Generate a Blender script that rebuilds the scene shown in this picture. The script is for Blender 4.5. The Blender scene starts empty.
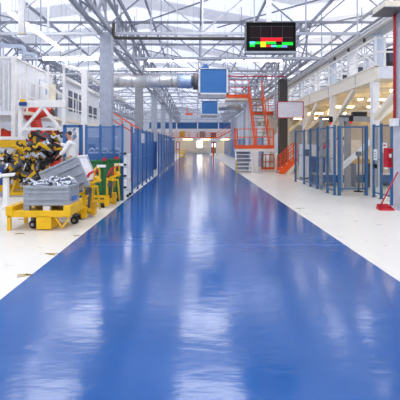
import bpy, math, random
from mathutils import Vector, Matrix
random.seed(7)
COL = bpy.context.scene.collection
PI = math.pi
# ------------------------------------------------------------------ helpers
EYE, F, VX, VY = 1.7, 400.0, 196.0, 144.5
def X(px, Y): return (px - VX) / F * Y          # metres across, read off the photo at depth Y
def Z(py, Y): return EYE - (py - VY) / F * Y    # metres up

def lin(h):
    h = h.lstrip('#'); r = [int(h[i:i+2], 16) / 255 for i in (0, 2, 4)]
    return tuple((c / 12.92 if c <= .04045 else ((c + .055) / 1.055) ** 2.4) for c in r) + (1,)

def mat(name, hexc, rough=.5, metal=0., var=.06, scale=6., emit=0., alpha=1., bump=0., spec=.5):
    m = bpy.data.materials.new(name); m.use_nodes = True
    nt = m.node_tree; b = nt.nodes['Principled BSDF']
    c = lin(hexc)
    tc = nt.nodes.new('ShaderNodeTexCoord')
    n = nt.nodes.new('ShaderNodeTexNoise'); n.inputs['Scale'].default_value = scale; n.inputs['Detail'].default_value = 3
    nt.links.new(tc.outputs['Object'], n.inputs['Vector'])
    r = nt.nodes.new('ShaderNodeValToRGB')
    r.color_ramp.elements[0].position = .3; r.color_ramp.elements[1].position = .7
    r.color_ramp.elements[0].color = tuple(max(0, v * (1 - var)) for v in c[:3]) + (1,)
    r.color_ramp.elements[1].color = tuple(min(1, v * (1 + var)) for v in c[:3]) + (1,)
    nt.links.new(n.outputs['Fac'], r.inputs['Fac'])
    nt.links.new(r.outputs['Color'], b.inputs['Base Color'])
    b.inputs['Roughness'].default_value = rough; b.inputs['Metallic'].default_value = metal
    b.inputs['Specular IOR Level'].default_value = spec
    if emit:
        b.inputs['Emission Color'].default_value = c; b.inputs['Emission Strength'].default_value = emit
    if alpha < 1: b.inputs['Alpha'].default_value = alpha
    if bump:
        bp = nt.nodes.new('ShaderNodeBump'); bp.inputs['Strength'].default_value = bump; bp.inputs['Distance'].default_value = .01
        nt.links.new(n.outputs['Fac'], bp.inputs['Height']); nt.links.new(bp.outputs['Normal'], b.inputs['Normal'])
    return m

M = dict(
 white=mat('white_paint', '#efeeec', .4), cream=mat('cream_paint', '#efe6d2', .5), offwhite=mat('off_white_cladding', '#e4e6ec', .5),
 steel=mat('galvanised_steel', '#a9b0bd', .5, .2, .12), truss=mat('truss_steel', '#989ca7', .6, .0, .1), trusslite=mat('light_truss_steel', '#bfc3cc', .6, .0, .08),
 dark=mat('dark_steel', '#4b4846', .5, .2), black=mat('black_plastic', '#161618', .45), darkgrey=mat('dark_grey', '#55565c', .5),
 grey=mat('grey_paint', '#9b9ea6', .55, 0, .08), bingrey=mat('bin_grey_steel', '#a3a9b1', .5, .25, .1), binlite=mat('bin_light_panel', '#eef0f3', .45, .1),
 yellow=mat('yellow_paint', '#ecb903', .4, 0, .08), amber=mat('amber_paint', '#d9a514', .45, 0, .15),
 blue=mat('fence_blue', '#2d649f', .45), deepblue=mat('deep_blue_panel', '#1f4a92', .5), boardblue=mat('board_blue', '#3678bd', .35),
 orange=mat('safety_orange', '#ee5a1c', .45), red=mat('red_paint', '#c1182a', .4), robotred=mat('robot_red', '#d6331c', .35),
 green=mat('green_paint', '#1f6a3a', .5), silver=mat('silver_part', '#c4c9d2', .25, .8, .2, 14), chrome=mat('chrome', '#d5d8dd', .2, .9),
 duct=mat('duct_foil', '#c3c6c9', .35, .55, .15, 3), ductblue=mat('duct_reflected_blue', '#a3b8d8', .35, .4, .2), pipeblue=mat('pale_blue_pipe', '#c4d0e2', .4, .1),
 beige=mat('beige_wall', '#f0eae0', .6), dullblue=mat('dull_blue_post', '#3a668f', .5), wall=mat('white_wall', '#e9ebf0', .7), greybrown=mat('grey_brown_post', '#8d8683', .5),
 screenblack=mat('screen_black', '#050506', .6, 0, 0, 1, spec=.15), rubber=mat('rubber', '#1c1f1c', .7), skin=mat('skin', '#c98f76', .5), cloth=mat('white_cotton', '#e6e6e6', .8), hair=mat('dark_hair', '#2d2730', .7),
 trouser=mat('tan_trousers', '#c8b48e', .8), paper=mat('paper', '#eef0f2', .7), markbrown=mat('worn_tape', '#a08a45', .8, 0, .5, 40),
 tube=mat('fluorescent_tube', '#ffffff', .4, 0, 0, 1, 5.0), warmtube=mat('warm_tube', '#ffe2a8', .4, 0, 0, 1, 13.), sign=mat('grey_white_board', '#dcdce6', .4),
 daylight=mat('bright_window', '#ffffff', .4, 0, 0, 1, 3.0), lid=mat('lamp_red', '#e02020', .4, 0, 0, 1, .6), clear=mat('clear_sheet', '#c9d6e0', .2, 0, .02, 2, 0, .08),
 mesh=mat('fence_wire_mesh', '#4080c2', .5, 0, .05, 2, 0, .62), meshlite=mat('fence_clear_mesh', '#4f7db8', .5, 0, .05, 2, 0, .42), meshgrey=mat('grey_wire_mesh', '#7d8894', .5, 0, .05, 2, 0, .18),
 skyl=mat('skylight_sheet', '#e6ebfa', .5, 0, .04, 1, .62), roof=mat('glowing_roof_sheet', '#dfe3ee', .6, 0, .06, 1.2, .3), pane=mat('dark_pane', '#3f4a60', .1),
)
def screen_mat(name, h, e): return mat(name, h, .6, 0, 0, 1, e, spec=.15)
M.update(scr_red=screen_mat('screen_red', '#d21a24', .55), scr_green=screen_mat('screen_green', '#18c832', .55), scr_yel=screen_mat('screen_yellow', '#e9e21c', .6),
         scr_cyan=screen_mat('screen_cyan', '#58c4ea', .55), scr_lav=screen_mat('screen_lavender', '#6f86ea', .55), scr_line=screen_mat('screen_line', '#55505a', .15), scr_maroon=screen_mat('screen_maroon', '#1d1013', .05))

def wloc(o):
    v = Vector((0, 0, 0))
    while o: v += Vector(o.location); o = o.parent
    return v

class MB:
    def __init__(s): s.v = []; s.f = []; s.parts = []
    def add(s, vs, fs):
        b = len(s.v); c = len(s.f); s.v += [Vector(p) for p in vs]; s.f += [tuple(b + i for i in f) for f in fs]
        s.parts.append((b, c, len(s.v), len(s.f))); return s
    def box(s, c, d, rot=None):
        c = Vector(c); h = Vector(d) / 2; vs = []
        for x in (-1, 1):
            for y in (-1, 1):
                for z in (-1, 1):
                    p = Vector((x * h.x, y * h.y, z * h.z))
                    if rot is not None: p = rot @ p
                    vs.append(c + p)
        return s.add(vs, [(0,1,3,2),(4,6,7,5),(0,4,5,1),(2,3,7,6),(0,2,6,4),(1,5,7,3)])
    def span(s, a, b):   # box from corner a to corner b
        a = Vector(a); b = Vector(b); return s.box((a + b) / 2, [abs(b[i] - a[i]) for i in range(3)])
    def bar(s, a, b, w, h=None, up=(0, 0, 1)):
        h = h or w; a = Vector(a); b = Vector(b); d = b - a; L = d.length
        if L < 1e-6: return s
        d /= L; u = Vector(up)
        if abs(d.dot(u)) > .98: u = Vector((0, 1, 0)) if abs(d.y) < .9 else Vector((1, 0, 0))
        x = d.cross(u).normalized(); z = x.cross(d)
        R = Matrix((x, d, z)).transposed()
        return s.box((a + b) / 2, (w, L, h), R)
    def tube(s, a, b, r, n=10, r2=None): return s.path([a, b], [r, r if r2 is None else r2], n)
    def path(s, pts, r, n=10, closed=False):
        pts = [Vector(p) for p in pts]; m = len(pts)
        rs = r if isinstance(r, (list, tuple)) else [r] * m
        vs = []; fs = []; ref = None
        for i, p in enumerate(pts):
            if closed: d = pts[(i + 1) % m] - pts[i - 1]
            else: d = pts[min(i + 1, m - 1)] - pts[max(i - 1, 0)]
            d.normalize()
            if ref is None: ref = Vector((0, 0, 1)) if abs(d.z) < .9 else Vector((1, 0, 0))
            x = d.cross(ref).normalized(); y = x.cross(d); ref = y
            for k in range(n):
                a = 2 * PI * k / n; vs.append(p + (x * math.cos(a) + y * math.sin(a)) * rs[i])
        for i in range(m if closed else m - 1):
            j = (i + 1) % m
            for k in range(n): fs.append((i*n+k, i*n+(k+1)%n, j*n+(k+1)%n, j*n+k))
        if not closed: fs += [tuple(range(n - 1, -1, -1)), tuple(range((m-1)*n, m*n))]
        return s.add(vs, fs)
    def prism(s, poly, ext):
        n = len(poly); e = Vector(ext); P = [Vector(p) for p in poly]
        return s.add(P + [p + e for p in P], [tuple(range(n)), tuple(range(2*n-1, n-1, -1))] + [(i, i+n, (i+1)%n+n, (i+1)%n) for i in range(n)])
    def quad(s, a, b, c, d): return s.add([a, b, c, d], [(0, 1, 2, 3)])
    def ball(s, c, r, nu=10, nv=7):
        r = Vector(r) if isinstance(r, (list, tuple)) else Vector((r, r, r)); c = Vector(c); vs = [c + Vector((0, 0, -r.z))]; fs = []
        for j in range(1, nv):
            t = PI * j / nv
            for i in range(nu):
                p = 2 * PI * i / nu; vs.append(c + Vector((r.x*math.sin(t)*math.cos(p), r.y*math.sin(t)*math.sin(p), -r.z*math.cos(t))))
        vs.append(c + Vector((0, 0, r.z))); top = len(vs) - 1
        for i in range(nu):
            fs.append((0, 1 + (i+1) % nu, 1 + i)); fs.append((top, 1 + (nv-2)*nu + i, 1 + (nv-2)*nu + (i+1) % nu))
        for j in range(nv - 2):
            for i in range(nu): fs.append((1+j*nu+i, 1+j*nu+(i+1)%nu, 1+(j+1)*nu+(i+1)%nu, 1+(j+1)*nu+i))
        return s.add(vs, fs)
    def each(s, name, m, parent=None, bevel=0, smooth=False):   # one object per added shape
        for (v0, f0, v1, f1) in s.parts:
            q = MB(); q.v = s.v[v0:v1]; q.f = [tuple(i - v0 for i in f) for f in s.f[f0:f1]]; q.build(name, m, parent, bevel, smooth)
    def xform(s, R, o=(0, 0, 0)):
        o = Vector(o); s.v = [R @ (p - o) + o for p in s.v]; return s
    def build(s, name, m, parent=None, bevel=0, smooth=False):
        off = wloc(parent) if parent else Vector((0, 0, 0))
        me = bpy.data.meshes.new(name); me.from_pydata([p - off for p in s.v], [], s.f)
        import bmesh
        bm = bmesh.new(); bm.from_mesh(me); bmesh.ops.recalc_face_normals(bm, faces=bm.faces); bm.to_mesh(me); bm.free()
        if smooth:
            for p in me.polygons: p.use_smooth = len(p.vertices) == 4
        me.materials.append(m if not isinstance(m, str) else M[m])
        o = bpy.data.objects.new(name, me); COL.objects.link(o); o.parent = parent
        if bevel:
            bv = o.modifiers.new('bevel', 'BEVEL'); bv.width = bevel; bv.segments = 2; bv.limit_method = 'ANGLE'
        return o

def tag(o, label, cat, group=None):
    o['label'] = label; o['category'] = cat
    if group: o['group'] = group
    return o
def thing(name, label, cat, loc=(0, 0, 0), group=None):
    o = bpy.data.objects.new(name, None); COL.objects.link(o); o.location = loc; o.empty_display_size = .2
    return tag(o, label, cat, group)
def struct(o): o['kind'] = 'structure'; return o
def dup(root, loc, label=None, rz=None):
    r = root.copy(); COL.objects.link(r); r.location = loc
    if rz is not None: r.rotation_euler = (0, 0, rz)
    if label: r['label'] = label
    for ch in list(root.children):
        c = ch.copy(); COL.objects.link(c); c.parent = r
        for g in list(ch.children):
            d = g.copy(); COL.objects.link(d); d.parent = c
    return r
ORD = ['nearest', 'second', 'third', 'fourth', 'fifth', 'sixth', 'seventh', 'eighth', 'ninth', 'tenth', 'eleventh', 'twelfth']

# ------------------------------------------------------------------ camera and world
cam = bpy.data.cameras.new('camera'); cam.lens = 36; cam.sensor_width = 36
cam.shift_x = (200 - VX) / 400; cam.shift_y = -(200 - VY) / 400; cam.clip_end = 300
co = bpy.data.objects.new('camera', cam); COL.objects.link(co); co.location = (0, 0, EYE); co.rotation_euler = (PI / 2, 0, 0)
sc = bpy.context.scene; sc.camera = co
sc.view_settings.view_transform = 'Standard'; sc.view_settings.look = 'None'; sc.view_settings.exposure = 0.44; sc.cycles.max_bounces = 14; sc.cycles.diffuse_bounces = 8; sc.cycles.transparent_max_bounces = 24
w = bpy.data.worlds.new('world'); sc.world = w; w.use_nodes = True
w.node_tree.nodes['Background'].inputs[0].default_value = (.85, .92, 1, 1); w.node_tree.nodes['Background'].inputs[1].default_value = 1.0

# ------------------------------------------------------------------ floor
def floor_mat(name, hexc, rough, lines=None, var=.05, bump=.06, sheen=None):
    m = mat(name, hexc, rough, 0, var, .6)
    nt = m.node_tree; b = nt.nodes['Principled BSDF']; tc = nt.nodes['Texture Coordinate']
    n2 = nt.nodes.new('ShaderNodeTexNoise'); n2.inputs['Scale'].default_value = 3.2; n2.inputs['Detail'].default_value = 5
    mp = nt.nodes.new('ShaderNodeMapping'); mp.inputs['Scale'].default_value = (1, 2.2, 1)
    nt.links.new(tc.outputs['Object'], mp.inputs['Vector']); nt.links.new(mp.outputs['Vector'], n2.inputs['Vector'])
    bp = nt.nodes.new('ShaderNodeBump'); bp.inputs['Strength'].default_value = bump; bp.inputs['Distance'].default_value = .03
    nt.links.new(n2.outputs['Fac'], bp.inputs['Height']); nt.links.new(bp.outputs['Normal'], b.inputs['Normal'])
    mr = nt.nodes.new('ShaderNodeMapRange'); mr.inputs['To Min'].default_value = rough * .7; mr.inputs['To Max'].default_value = rough * 1.35
    nt.links.new(n2.outputs['Fac'], mr.inputs['Value']); nt.links.new(mr.outputs['Result'], b.inputs['Roughness'])
    return m
M['jointblue'] = mat('joint_blue', '#3a70bd', .3)
M['floorwhite'] = floor_mat('cream_epoxy_floor', '#e2dfd6', .3, var=.03)
M['floorblue'] = floor_mat('blue_epoxy_walkway', '#195499', .13, var=.10, bump=.12)
LX, RX = -2.14, 2.52
YB, YF = 80.0, -9.0
XL, XR = -15.0, 15.5
struct(MB().span((XL, YF, -.2), (XR, YB, 0)).build('floor', 'floorwhite'))
struct(MB().span((LX, YF, 0), (RX, YB - .02, .004)).build('floor_walkway', 'floorblue'))
jm = MB()
for y in (6.75, 17.5, 33): jm.span((LX + .01, y, .004), (RX - .01, y + .02, .0046))
struct(jm.build('floor_joint', 'jointblue'))
# walls
HW = 9.4
struct(MB().span((XL - .2, YF, 0), (XL, YB, HW)).build('wall_left', 'wall'))
struct(MB().span((XR, YF, 0), (XR + .2, YB, HW)).build('wall_right', 'wall'))
struct(MB().span((XL - .2, YB, 0), (XR + .2, YB + .2, HW)).build('wall_back', 'wall'))
struct(MB().span((XL - .2, YF - .2, 0), (XR + .2, YF, HW)).build('wall_front', 'wall'))
# roof: folded roof, alternating metal sheets, given a faint added glow, and skylight sheets
prof = [(XL, 7.75), (-3.3, 9.3), (4.6, 7.9), (XR, 9.3)]
rm, sk = MB(), MB(); y = YF; k = 0
while y < YB:
    wd = 1.7 if k % 2 == 0 else 2.5
    y2 = min(y + wd, YB)
    for (xa, za), (xb, zb) in zip(prof[:-1], prof[1:]):
        t = rm if k % 2 == 0 else sk
        dz = 0 if k % 2 == 0 else .06
        t.prism([(xa, y, za + dz), (xb, y, zb + dz), (xb, y2, zb + dz), (xa, y2, za + dz)], (0, 0, .08))
    y = y2; k += 1
struct(rm.build('ceiling', 'roof')); struct(sk.build('ceiling_skylight', 'skyl'))
pm = MB()
def roofz(x):
    for (xa, za), (xb, zb) in zip(prof[:-1], prof[1:]):
        if xa <= x <= xb: return za + (zb - za) * (x - xa) / (xb - xa)
for i in range(11):
    x = XL + 1 + i * 2.85
    pm.bar((x, YF, roofz(x) - .07), (x, YB, roofz(x) - .07), .08, .14)
struct(pm.build('ceiling_purlin', 'truss'))
# cross trusses
ZB, ZT = 5.75, 7.55
def truss(Y):
    r = bpy.data.objects.new('ceiling_truss', None); COL.objects.link(r); r.location = (0, Y, ZB); struct(r)
    MB().span((XL, Y-.05, ZB), (XR, Y+.05, ZB+.1)).build('bottom_chord', 'trusslite', r)
    MB().span((XL, Y-.05, ZT-.1), (XR, Y+.05, ZT)).build('top_chord', 'truss', r)
    n = 16; st = (XR - XL) / n; a = MB(); b = MB()
    for i in range(n):
        x0 = XL + i * st; x1 = x0 + st
        if i % 2: a.bar((x0, Y, ZT-.1), (x1, Y, ZB+.1), .05)
        else: a.bar((x0, Y, ZB+.1), (x1, Y, ZT-.1), .05)
        if i: b.bar((x0, Y, ZB+.1), (x0, Y, roofz(x0) - .1), .045)
    a.build('diagonal_bracing', 'truss', r); b.build('upright_struts', 'trusslite', r)
    return r
t0 = truss(6.4)
Ys = [6.4 + 4.2 * i for i in range(18) if i < 9 or i % 2 == 0]
for Y in Ys[1:]: dup(t0, (0, Y, ZB))
def girder(x, ya, yb):
    r = bpy.data.objects.new('ceiling_girder', None); COL.objects.link(r); r.location = (x, ya, ZB); struct(r)
    m = MB()
    for dx in (-.22, .22): m.span((x+dx-.05, ya, ZB-.02), (x+dx+.05, yb, ZB+.14))
    m.build('bottom_chord', 'truss', r); m = MB()
    for dx in (-.22, .22): m.span((x+dx-.05, ya, ZT-.14), (x+dx+.05, yb, ZT+.02))
    m.build('top_chord', 'truss', r); m = MB(); n = int((yb - ya) / 2.1); st = (yb - ya) / n
    for i in range(n):
        y0 = ya + i * st
        za, zb = (ZB + .1, ZT - .1) if i % 2 else (ZT - .1, ZB + .1)
        for dx in (-.22, .22): m.bar((x+dx, y0, za), (x+dx, y0 + st, zb), .065)
        m.bar((x-.22, y0, ZB+.05), (x+.22, y0+st, ZB+.05), .05); m.bar((x, y0, ZB+.1), (x, y0, ZT), .07)
    m.build('lattice_bracing', 'truss', r)
girder(-3.3, 6, 79); girder(5.25, 19, 79); girder(-10.5, 15, 79)
# horizontal wind bracing in the roof
wb = MB()
for i, Y in enumerate(Ys[:-1:2]):
    for (a, b) in ((-3.3, 1), (1, 5.25), (-10.5, -6.8), (5.25, 10)):
        if (i + int(a)) % 2: wb.bar((a, Y, ZT-.3), (b, Y+4.2, ZT-.3), .05)
        else: wb.bar((b, Y, ZT-.3), (a, Y+4.2, ZT-.3), .05)
struct(wb.build('ceiling_wind_bracing', 'truss'))

for k, Yl_ in enumerate((-4, 2, 8, 14, 20, 27, 35, 44, 54, 66)):  # fill lights added under the roof to brighten the hall
    for xl_ in (-5.3, .45, 8.):
        L = bpy.data.lights.new('roof_fill', 'AREA'); L.shape = 'RECTANGLE'; L.size = 2.3; L.size_y = 2.3; L.energy = 70; L.color = (1, .98, .95)
        lo = bpy.data.objects.new('roof_fill', L); COL.objects.link(lo); lo.location = (xl_, Yl_ + .1, 7.3)
# ------------------------------------------------------------------ columns
def column(x, Y, wd, ztop, m, label, name='steel_column', mtop=None):
    r = thing(name, label, 'column', (x, Y, 0))
    h = wd / 2; t = wd * .12
    mm = MB(); mm.span((x-h, Y-h, .02), (x+h, Y-h+t, ztop)); mm.span((x-h, Y+h-t, .02), (x+h, Y+h, ztop))
    mm.span((x-h*.97, Y-h*.8, .02), (x+h*.97, Y+h*.8, ztop))
    mm.build('shaft', m, r)
    MB().span((x-h*1.3, Y-h*1.3, 0), (x+h*1.3, Y+h*1.3, .03)).build('base_plate', m, r)
    b = MB()
    for z in (2.9, 4.3):
        if z < ztop: b.span((x-h-.01, Y-h-.012, z), (x+h+.01, Y+h+.012, z+.05))
    b.each('joint_band', m, r)
    return r
lc = [(14.8, 'steel'), (23.2, 'grey'), (31.6, 'steel'), (40.0, 'steel'), (52., 'steel')]
lcl = ['galvanised steel column rising behind the nearest end of the left blue fence', 'darker grey steel column behind the left fence, second from the front',
       'pale steel column behind the left fence, third from the front', 'pale steel column behind the far part of the left blue fence', 'distant steel column past the far end of the left fence']
for (Y, m), l in zip(lc, lcl): column(-3.3, Y, .42, ZB, m, l)
c5 = column(5.52, 10.5, .46, ZT, 'trusslite', 'broad pale grey column at the right edge with red pipe')
column(5.42, 25, .5, ZB, 'dark', 'dark brown grey column behind the blank red framed board')
column(5.25, 41.6, .5, ZB, 'steel', 'grey column rising behind the orange stair platform')
column(5.25, 57, .45, ZB, 'steel', 'distant grey column on the right, beyond the far blue fence')
mm = MB(); mm.path([(5.24, 10.56, 7.4), (5.24, 10.56, 2.38)], .035, 8)
tag(mm.build('red_pipe', 'red', None, 0, True), 'thin vertical red pipe running down the right edge column', 'pipe')
r = thing('junction_box', 'small white junction box on the right edge column', 'box', (5.25, 10.3, 2.2))
MB().span((5.14, 10.4, 2.18), (5.285, 10.65, 2.38)).build('housing', 'white', r, .01); MB().span((5.16, 10.385, 2.2), (5.27, 10.4, 2.36)).build('lid', 'offwhite', r)
r = thing('service_bracket', 'pale grey boxed bracket high on the right edge column', 'bracket', (5.0, 10.4, 5.1))
MB().span((4.75, 10.05, 5.16), (5.28, 10.75, 5.32)).build('tray', 'cream', r); MB().bar((4.8, 10.4, 5.3), (5.3, 10.4, 5.75), .07).build('stay', 'grey', r)
MB().span((4.72, 10.03, 5.13), (5.28, 10.77, 5.16)).build('rim', 'darkgrey', r)

# ------------------------------------------------------------------ suspended services
r = thing('fire_pipe', 'dark horizontal pipe crossing the hall below the first roof truss', 'pipe', (0, 14.3, 5.55))
Yp = 14.3; zp = Z(38, Yp); MB().path([(X(113.5, Yp), Yp, zp+.55), (X(113.5, Yp), Yp, zp+.1), (X(115, Yp), Yp, zp+.02), (X(118, Yp), Yp, zp), (X(268, Yp), Yp, zp-.03)], .06, 10).build('pipe_run', 'dark', r, 0, True)
h = MB()
for px in (130, 175, 225, 262): h.tube((X(px, Yp), Yp, zp), (X(px, Yp), Yp, ZB+.1), .012, 6); h.path([(X(px, Yp)+.075*math.cos(a), Yp, zp-.01+.075*math.sin(a)) for a in [i*PI/4 for i in range(8)]], .012, 5, True)
h.each('hanger', 'steel', r)
r = thing('sprinkler_pipe', 'thin red sprinkler pipe crossing the hall above the large duct', 'pipe', (0, 22.3, 5.55))
MB().tube((-4.6, 22.3, Z(75.5, 22.3)), (5, 22.3, Z(76.5, 22.3)), .035, 8).build('pipe_run', 'red', r, 0, True)
h = MB()
for xx_ in (-3.3, 1, 4): h.tube((xx_, 22.3, Z(76, 22.3)), (xx_, 22.3, roofz(xx_) + .02), .01, 5)
h.each('hanger', 'steel', r)
# big duct
Yd = 21.4; zd = Z(81.5, Yd)
r = thing('air_duct', 'large silver insulated duct crossing above the aisle to the nearer blue board', 'duct', (-4, Yd, zd))
MB().tube((X(113, Yd), Yd, zd), (X(178, Yd), Yd, zd), .33, 20).build('duct_body', 'duct', r, 0, True)
MB().path([(X(178, Yd), Yd, zd), (X(179, Yd), Yd, zd), (X(190, Yd), Yd, zd-.02), (X(193, Yd), Yd, zd-.02)], [.34, .36, .36, .28], 20).build('blue_reflection_end', 'ductblue', r, 0, True)  # duct end coloured blue to imitate a reflection on the foil
MB().tube((X(193, Yd), Yd, zd), (X(198, Yd), Yd, zd), .44, 20).build('end_flange', 'darkgrey', r, 0, True)
b = MB()
for px in (118, 132, 146, 160, 172): b.tube((X(px, Yd), Yd, zd), (X(px, Yd)+.05, Yd, zd), .345, 20)
b.each('joint_band', 'steel', r, 0, True); h = MB()
for px in (122, 150, 175): h.tube((X(px, Yd), Yd, zd+.3), (X(px, Yd), Yd, ZB+.1), .015, 6)
h.each('hanger', 'steel', r)
Yd = 31; zd = Z(107, Yd)
r = thing('air_duct', 'shorter silver duct beside the smaller farther blue board', 'duct', (3, Yd, zd))
MB().tube((X(217, Yd), Yd, zd), (X(241, Yd), Yd, zd), .25, 16).build('duct_body', 'duct', r, 0, True)
h = MB()
for px in (222, 236): h.tube((X(px, Yd), Yd, zd), (X(px, Yd), Yd, ZB+.1), .015, 6)
h.each('hanger', 'steel', r)
def blueboard(px0, px1, py0, py1, Y, label, depth, mb):
    x0, x1, z0, z1 = X(px0, Y), X(px1, Y), Z(py1, Y), Z(py0, Y)
    r = thing('hanging_board', label, 'board', ((x0+x1)/2, Y, z0))
    MB().span((x0+.04, Y+.01, z0+.04), (x1-.04, Y+depth, z1-.04)).build('panel', mb, r)
    f = MB(); t = .07
    f.span((x0, Y-.04, z0), (x0+t, Y+depth+.03, z1)); f.span((x1-t, Y-.04, z0), (x1, Y+depth+.03, z1)); f.span((x0, Y-.04, z0), (x1, Y+depth+.03, z0+t)); f.span((x0, Y-.04, z1-.03), (x1, Y+depth+.03, z1))
    f.build('frame', 'white', r)
    MB().span((x0-.02, Y-.05, z0-.17), (x1-.1, Y+.25, z0-.01)).build('lower_rail', 'grey', r)
    h = MB()
    for x in (x0+.12, x1-.12): h.tube((x, Y+.05, z1-.02), (x, Y+.05, ZB+.1), .02, 6)
    h.each('hanger', 'steel', r)
    return r, x0, x1, z0, z1
r, x0, x1, z0, z1 = blueboard(198.7, 228, 68.3, 94.5, 18.0, 'larger nearer blue square board with white frame hanging over the aisle', .1, 'boardblue')
MB().prism([(x0+.1, 18.08, z1), (x0+.5, 18.08, z1), (x0+.38, 18.08, z1+.2), (x0+.22, 18.08, z1+.2)], (0, .06, 0)).build('cable_entry', 'boardblue', r)
blueboard(201, 218.5, 100.5, 115, 28.0, 'smaller farther blue square board hanging below the larger one', .1, 'boardblue')
# television display
Yt = 10.0; x0, x1, z0, z1 = X(246, Yt), X(296, Yt), Z(52, Yt), Z(22, Yt)
r = thing('display_screen', 'large black status screen with red, green and yellow bars hanging over the aisle', 'screen', ((x0+x1)/2, Yt, z0))
MB().span((x0, Yt, z0), (x1, Yt+.34, z1)).build('housing', 'darkgrey', r, .012)
MB().span((x0+.015, Yt-.015, z0+.02), (x1-.015, Yt, z1-.012)).build('front_glass', 'screenblack', r)
b = MB(); b.span((x0-.01, Yt-.02, z0-.03), (x1+.01, Yt+.1, z0+.02)); b.build('bottom_bezel', 'grey', r)
sx0, sx1, sz0, sz1 = x0+.09, x1-.07, z0+.10, z1-.10
def sp(u0, v0, u1, v1, m, name, dy=.019): MB().span((sx0+(sx1-sx0)*u0, Yt-dy, sz0+(sz1-sz0)*v0), (sx0+(sx1-sx0)*u1, Yt-.0155, sz0+(sz1-sz0)*v1)).build(name, m, r)
sp(0, 0, 1, 1, 'scr_maroon', 'screen_area', .017)
for u in (.25, .5, .75): sp(u, .45, u+.005, 1, 'scr_line', 'grid_line', .018)
for v in (.46, .97): sp(0, v, 1, v+.012, 'scr_line', 'grid_line', .018)
for a in [(.25,.29,.75,.46,'scr_red'),(0,.17,.12,.29,'scr_cyan'),(0,.05,.12,.17,'scr_green'),(.12,.17,.25,.28,'scr_green'),(.25,.04,.37,.28,'scr_yel'),(.37,.17,.6,.29,'scr_green'),(.37,.04,.49,.13,'scr_red'),
          (.49,.04,.61,.13,'scr_cyan'),(.61,.02,.74,.13,'scr_green'),(.74,.02,.86,.11,'scr_lav'),(.74,.12,.99,.26,'scr_green')]: sp(*a, 'status_bar')
xp = X(270, Yt); MB().span((xp-.05, Yt+.15, z1-.02), (xp+.07, Yt+.27, ZT-.1)).build('hanging_post', 'white', r)
MB().span((xp-.25, Yt+.08, z1-.005), (xp+.27, Yt+.33, z1+.03)).build('mount_plate', 'grey', r)
# strut below the screen (light bracket running down to dark column)
# white board with red frame
Yb = 20.5; x0, x1, z0, z1 = X(278, Yb), X(303, Yb), Z(117.5, Yb), Z(102, Yb)
r = thing('information_board', 'blank whitish board with thin red frame hanging beside the dark column', 'board', ((x0+x1)/2, Yb, z0))
MB().span((x0, Yb, z0), (x1, Yb+.05, z1)).build('panel', 'sign', r); f = MB(); t = .035
f.span((x0-t, Yb-.02, z0-t), (x0, Yb+.06, z1+t)); f.span((x1, Yb-.02, z0-t), (x1+t, Yb+.06, z1+t)); f.span((x0, Yb-.02, z0-t), (x1, Yb+.06, z0)); f.span((x0, Yb-.02, z1), (x1, Yb+.06, z1+t)); f.build('frame', 'red', r)
h = MB(); h.bar((X(276, Yb), Yb+.1, z0-.1), (X(276, Yb), Yb+.1, ZB+.05), .1); h.bar((X(276, Yb), Yb+.1, z1-.1), (x1, Yb+.1, z1-.1), .05); h.build('hanging_post', 'grey', r)
# fluorescent lamps
def lamp(p0, p1, label, group, m='tube', rods=True, top=None, w=.12):
    p0 = Vector(p0); p1 = Vector(p1)
    r = thing('fluorescent_lamp', label, 'lamp', (p0+p1)/2, group)
    MB().bar(p0+Vector((0, 0, .06)), p1+Vector((0, 0, .06)), w*1.2, .05).build('fitting', 'white', r)
    MB().tube(p0, p1, w*.4, 8).build('tube', m, r, 0, True)
    if rods:
        h = MB()
        for t in (.15, .85):
            q = p0.lerp(p1, t); h.tube(q+Vector((0, 0, .06)), Vector((q.x, q.y, roofz(q.x) + .005 if not top else top)), .008, 5)
        h.each('rod', 'steel', r)
    return r
xl = -5.5
for i, (a, b) in enumerate([(11.8, 12.85), (12.95, 14.0), (14.1, 15.2), (15.3, 16.5)]):
    lamp((xl, a, 5.58), (xl, b, 5.58), '%s tube lamp of the slanting bright row at upper left' % ['nearest', 'second', 'third', 'farthest'][i], 'tube lamps in the upper left row')
Yl = 17.7; zl = Z(58.5, Yl)
for a, b, l in [(-8, 20, 'bright tube lamp at the left edge level with the left cabin roof'), (43, 70, 'bright crosswise tube lamp above the white cabins, left one of two'), (71, 98, 'bright crosswise tube lamp beside the left column, right one of two'),
             ]: lamp((X(a, Yl), Yl, zl), (X(b, Yl), Yl, zl), l, 'crosswise tube lamps', w=.17)
for Y, py, spans in ((19.4, 61, ((148, 172), (174, 197), (222, 243), (245, 282))), (24, 69.5, ((146, 170), (171, 196)))):
    for k, (a, b) in enumerate(spans): lamp((X(a, Y), Y, Z(py, Y)), (X(b, Y), Y, Z(py, Y)), '%s crosswise tube lamp of the %s row over the aisle' % (['leftmost', 'second', 'third', 'rightmost'][k] if len(spans) == 4 else ['left', 'right'][k], 'nearer' if Y < 20 else 'farther'), 'crosswise lamps over the aisle', w=.09)
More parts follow.
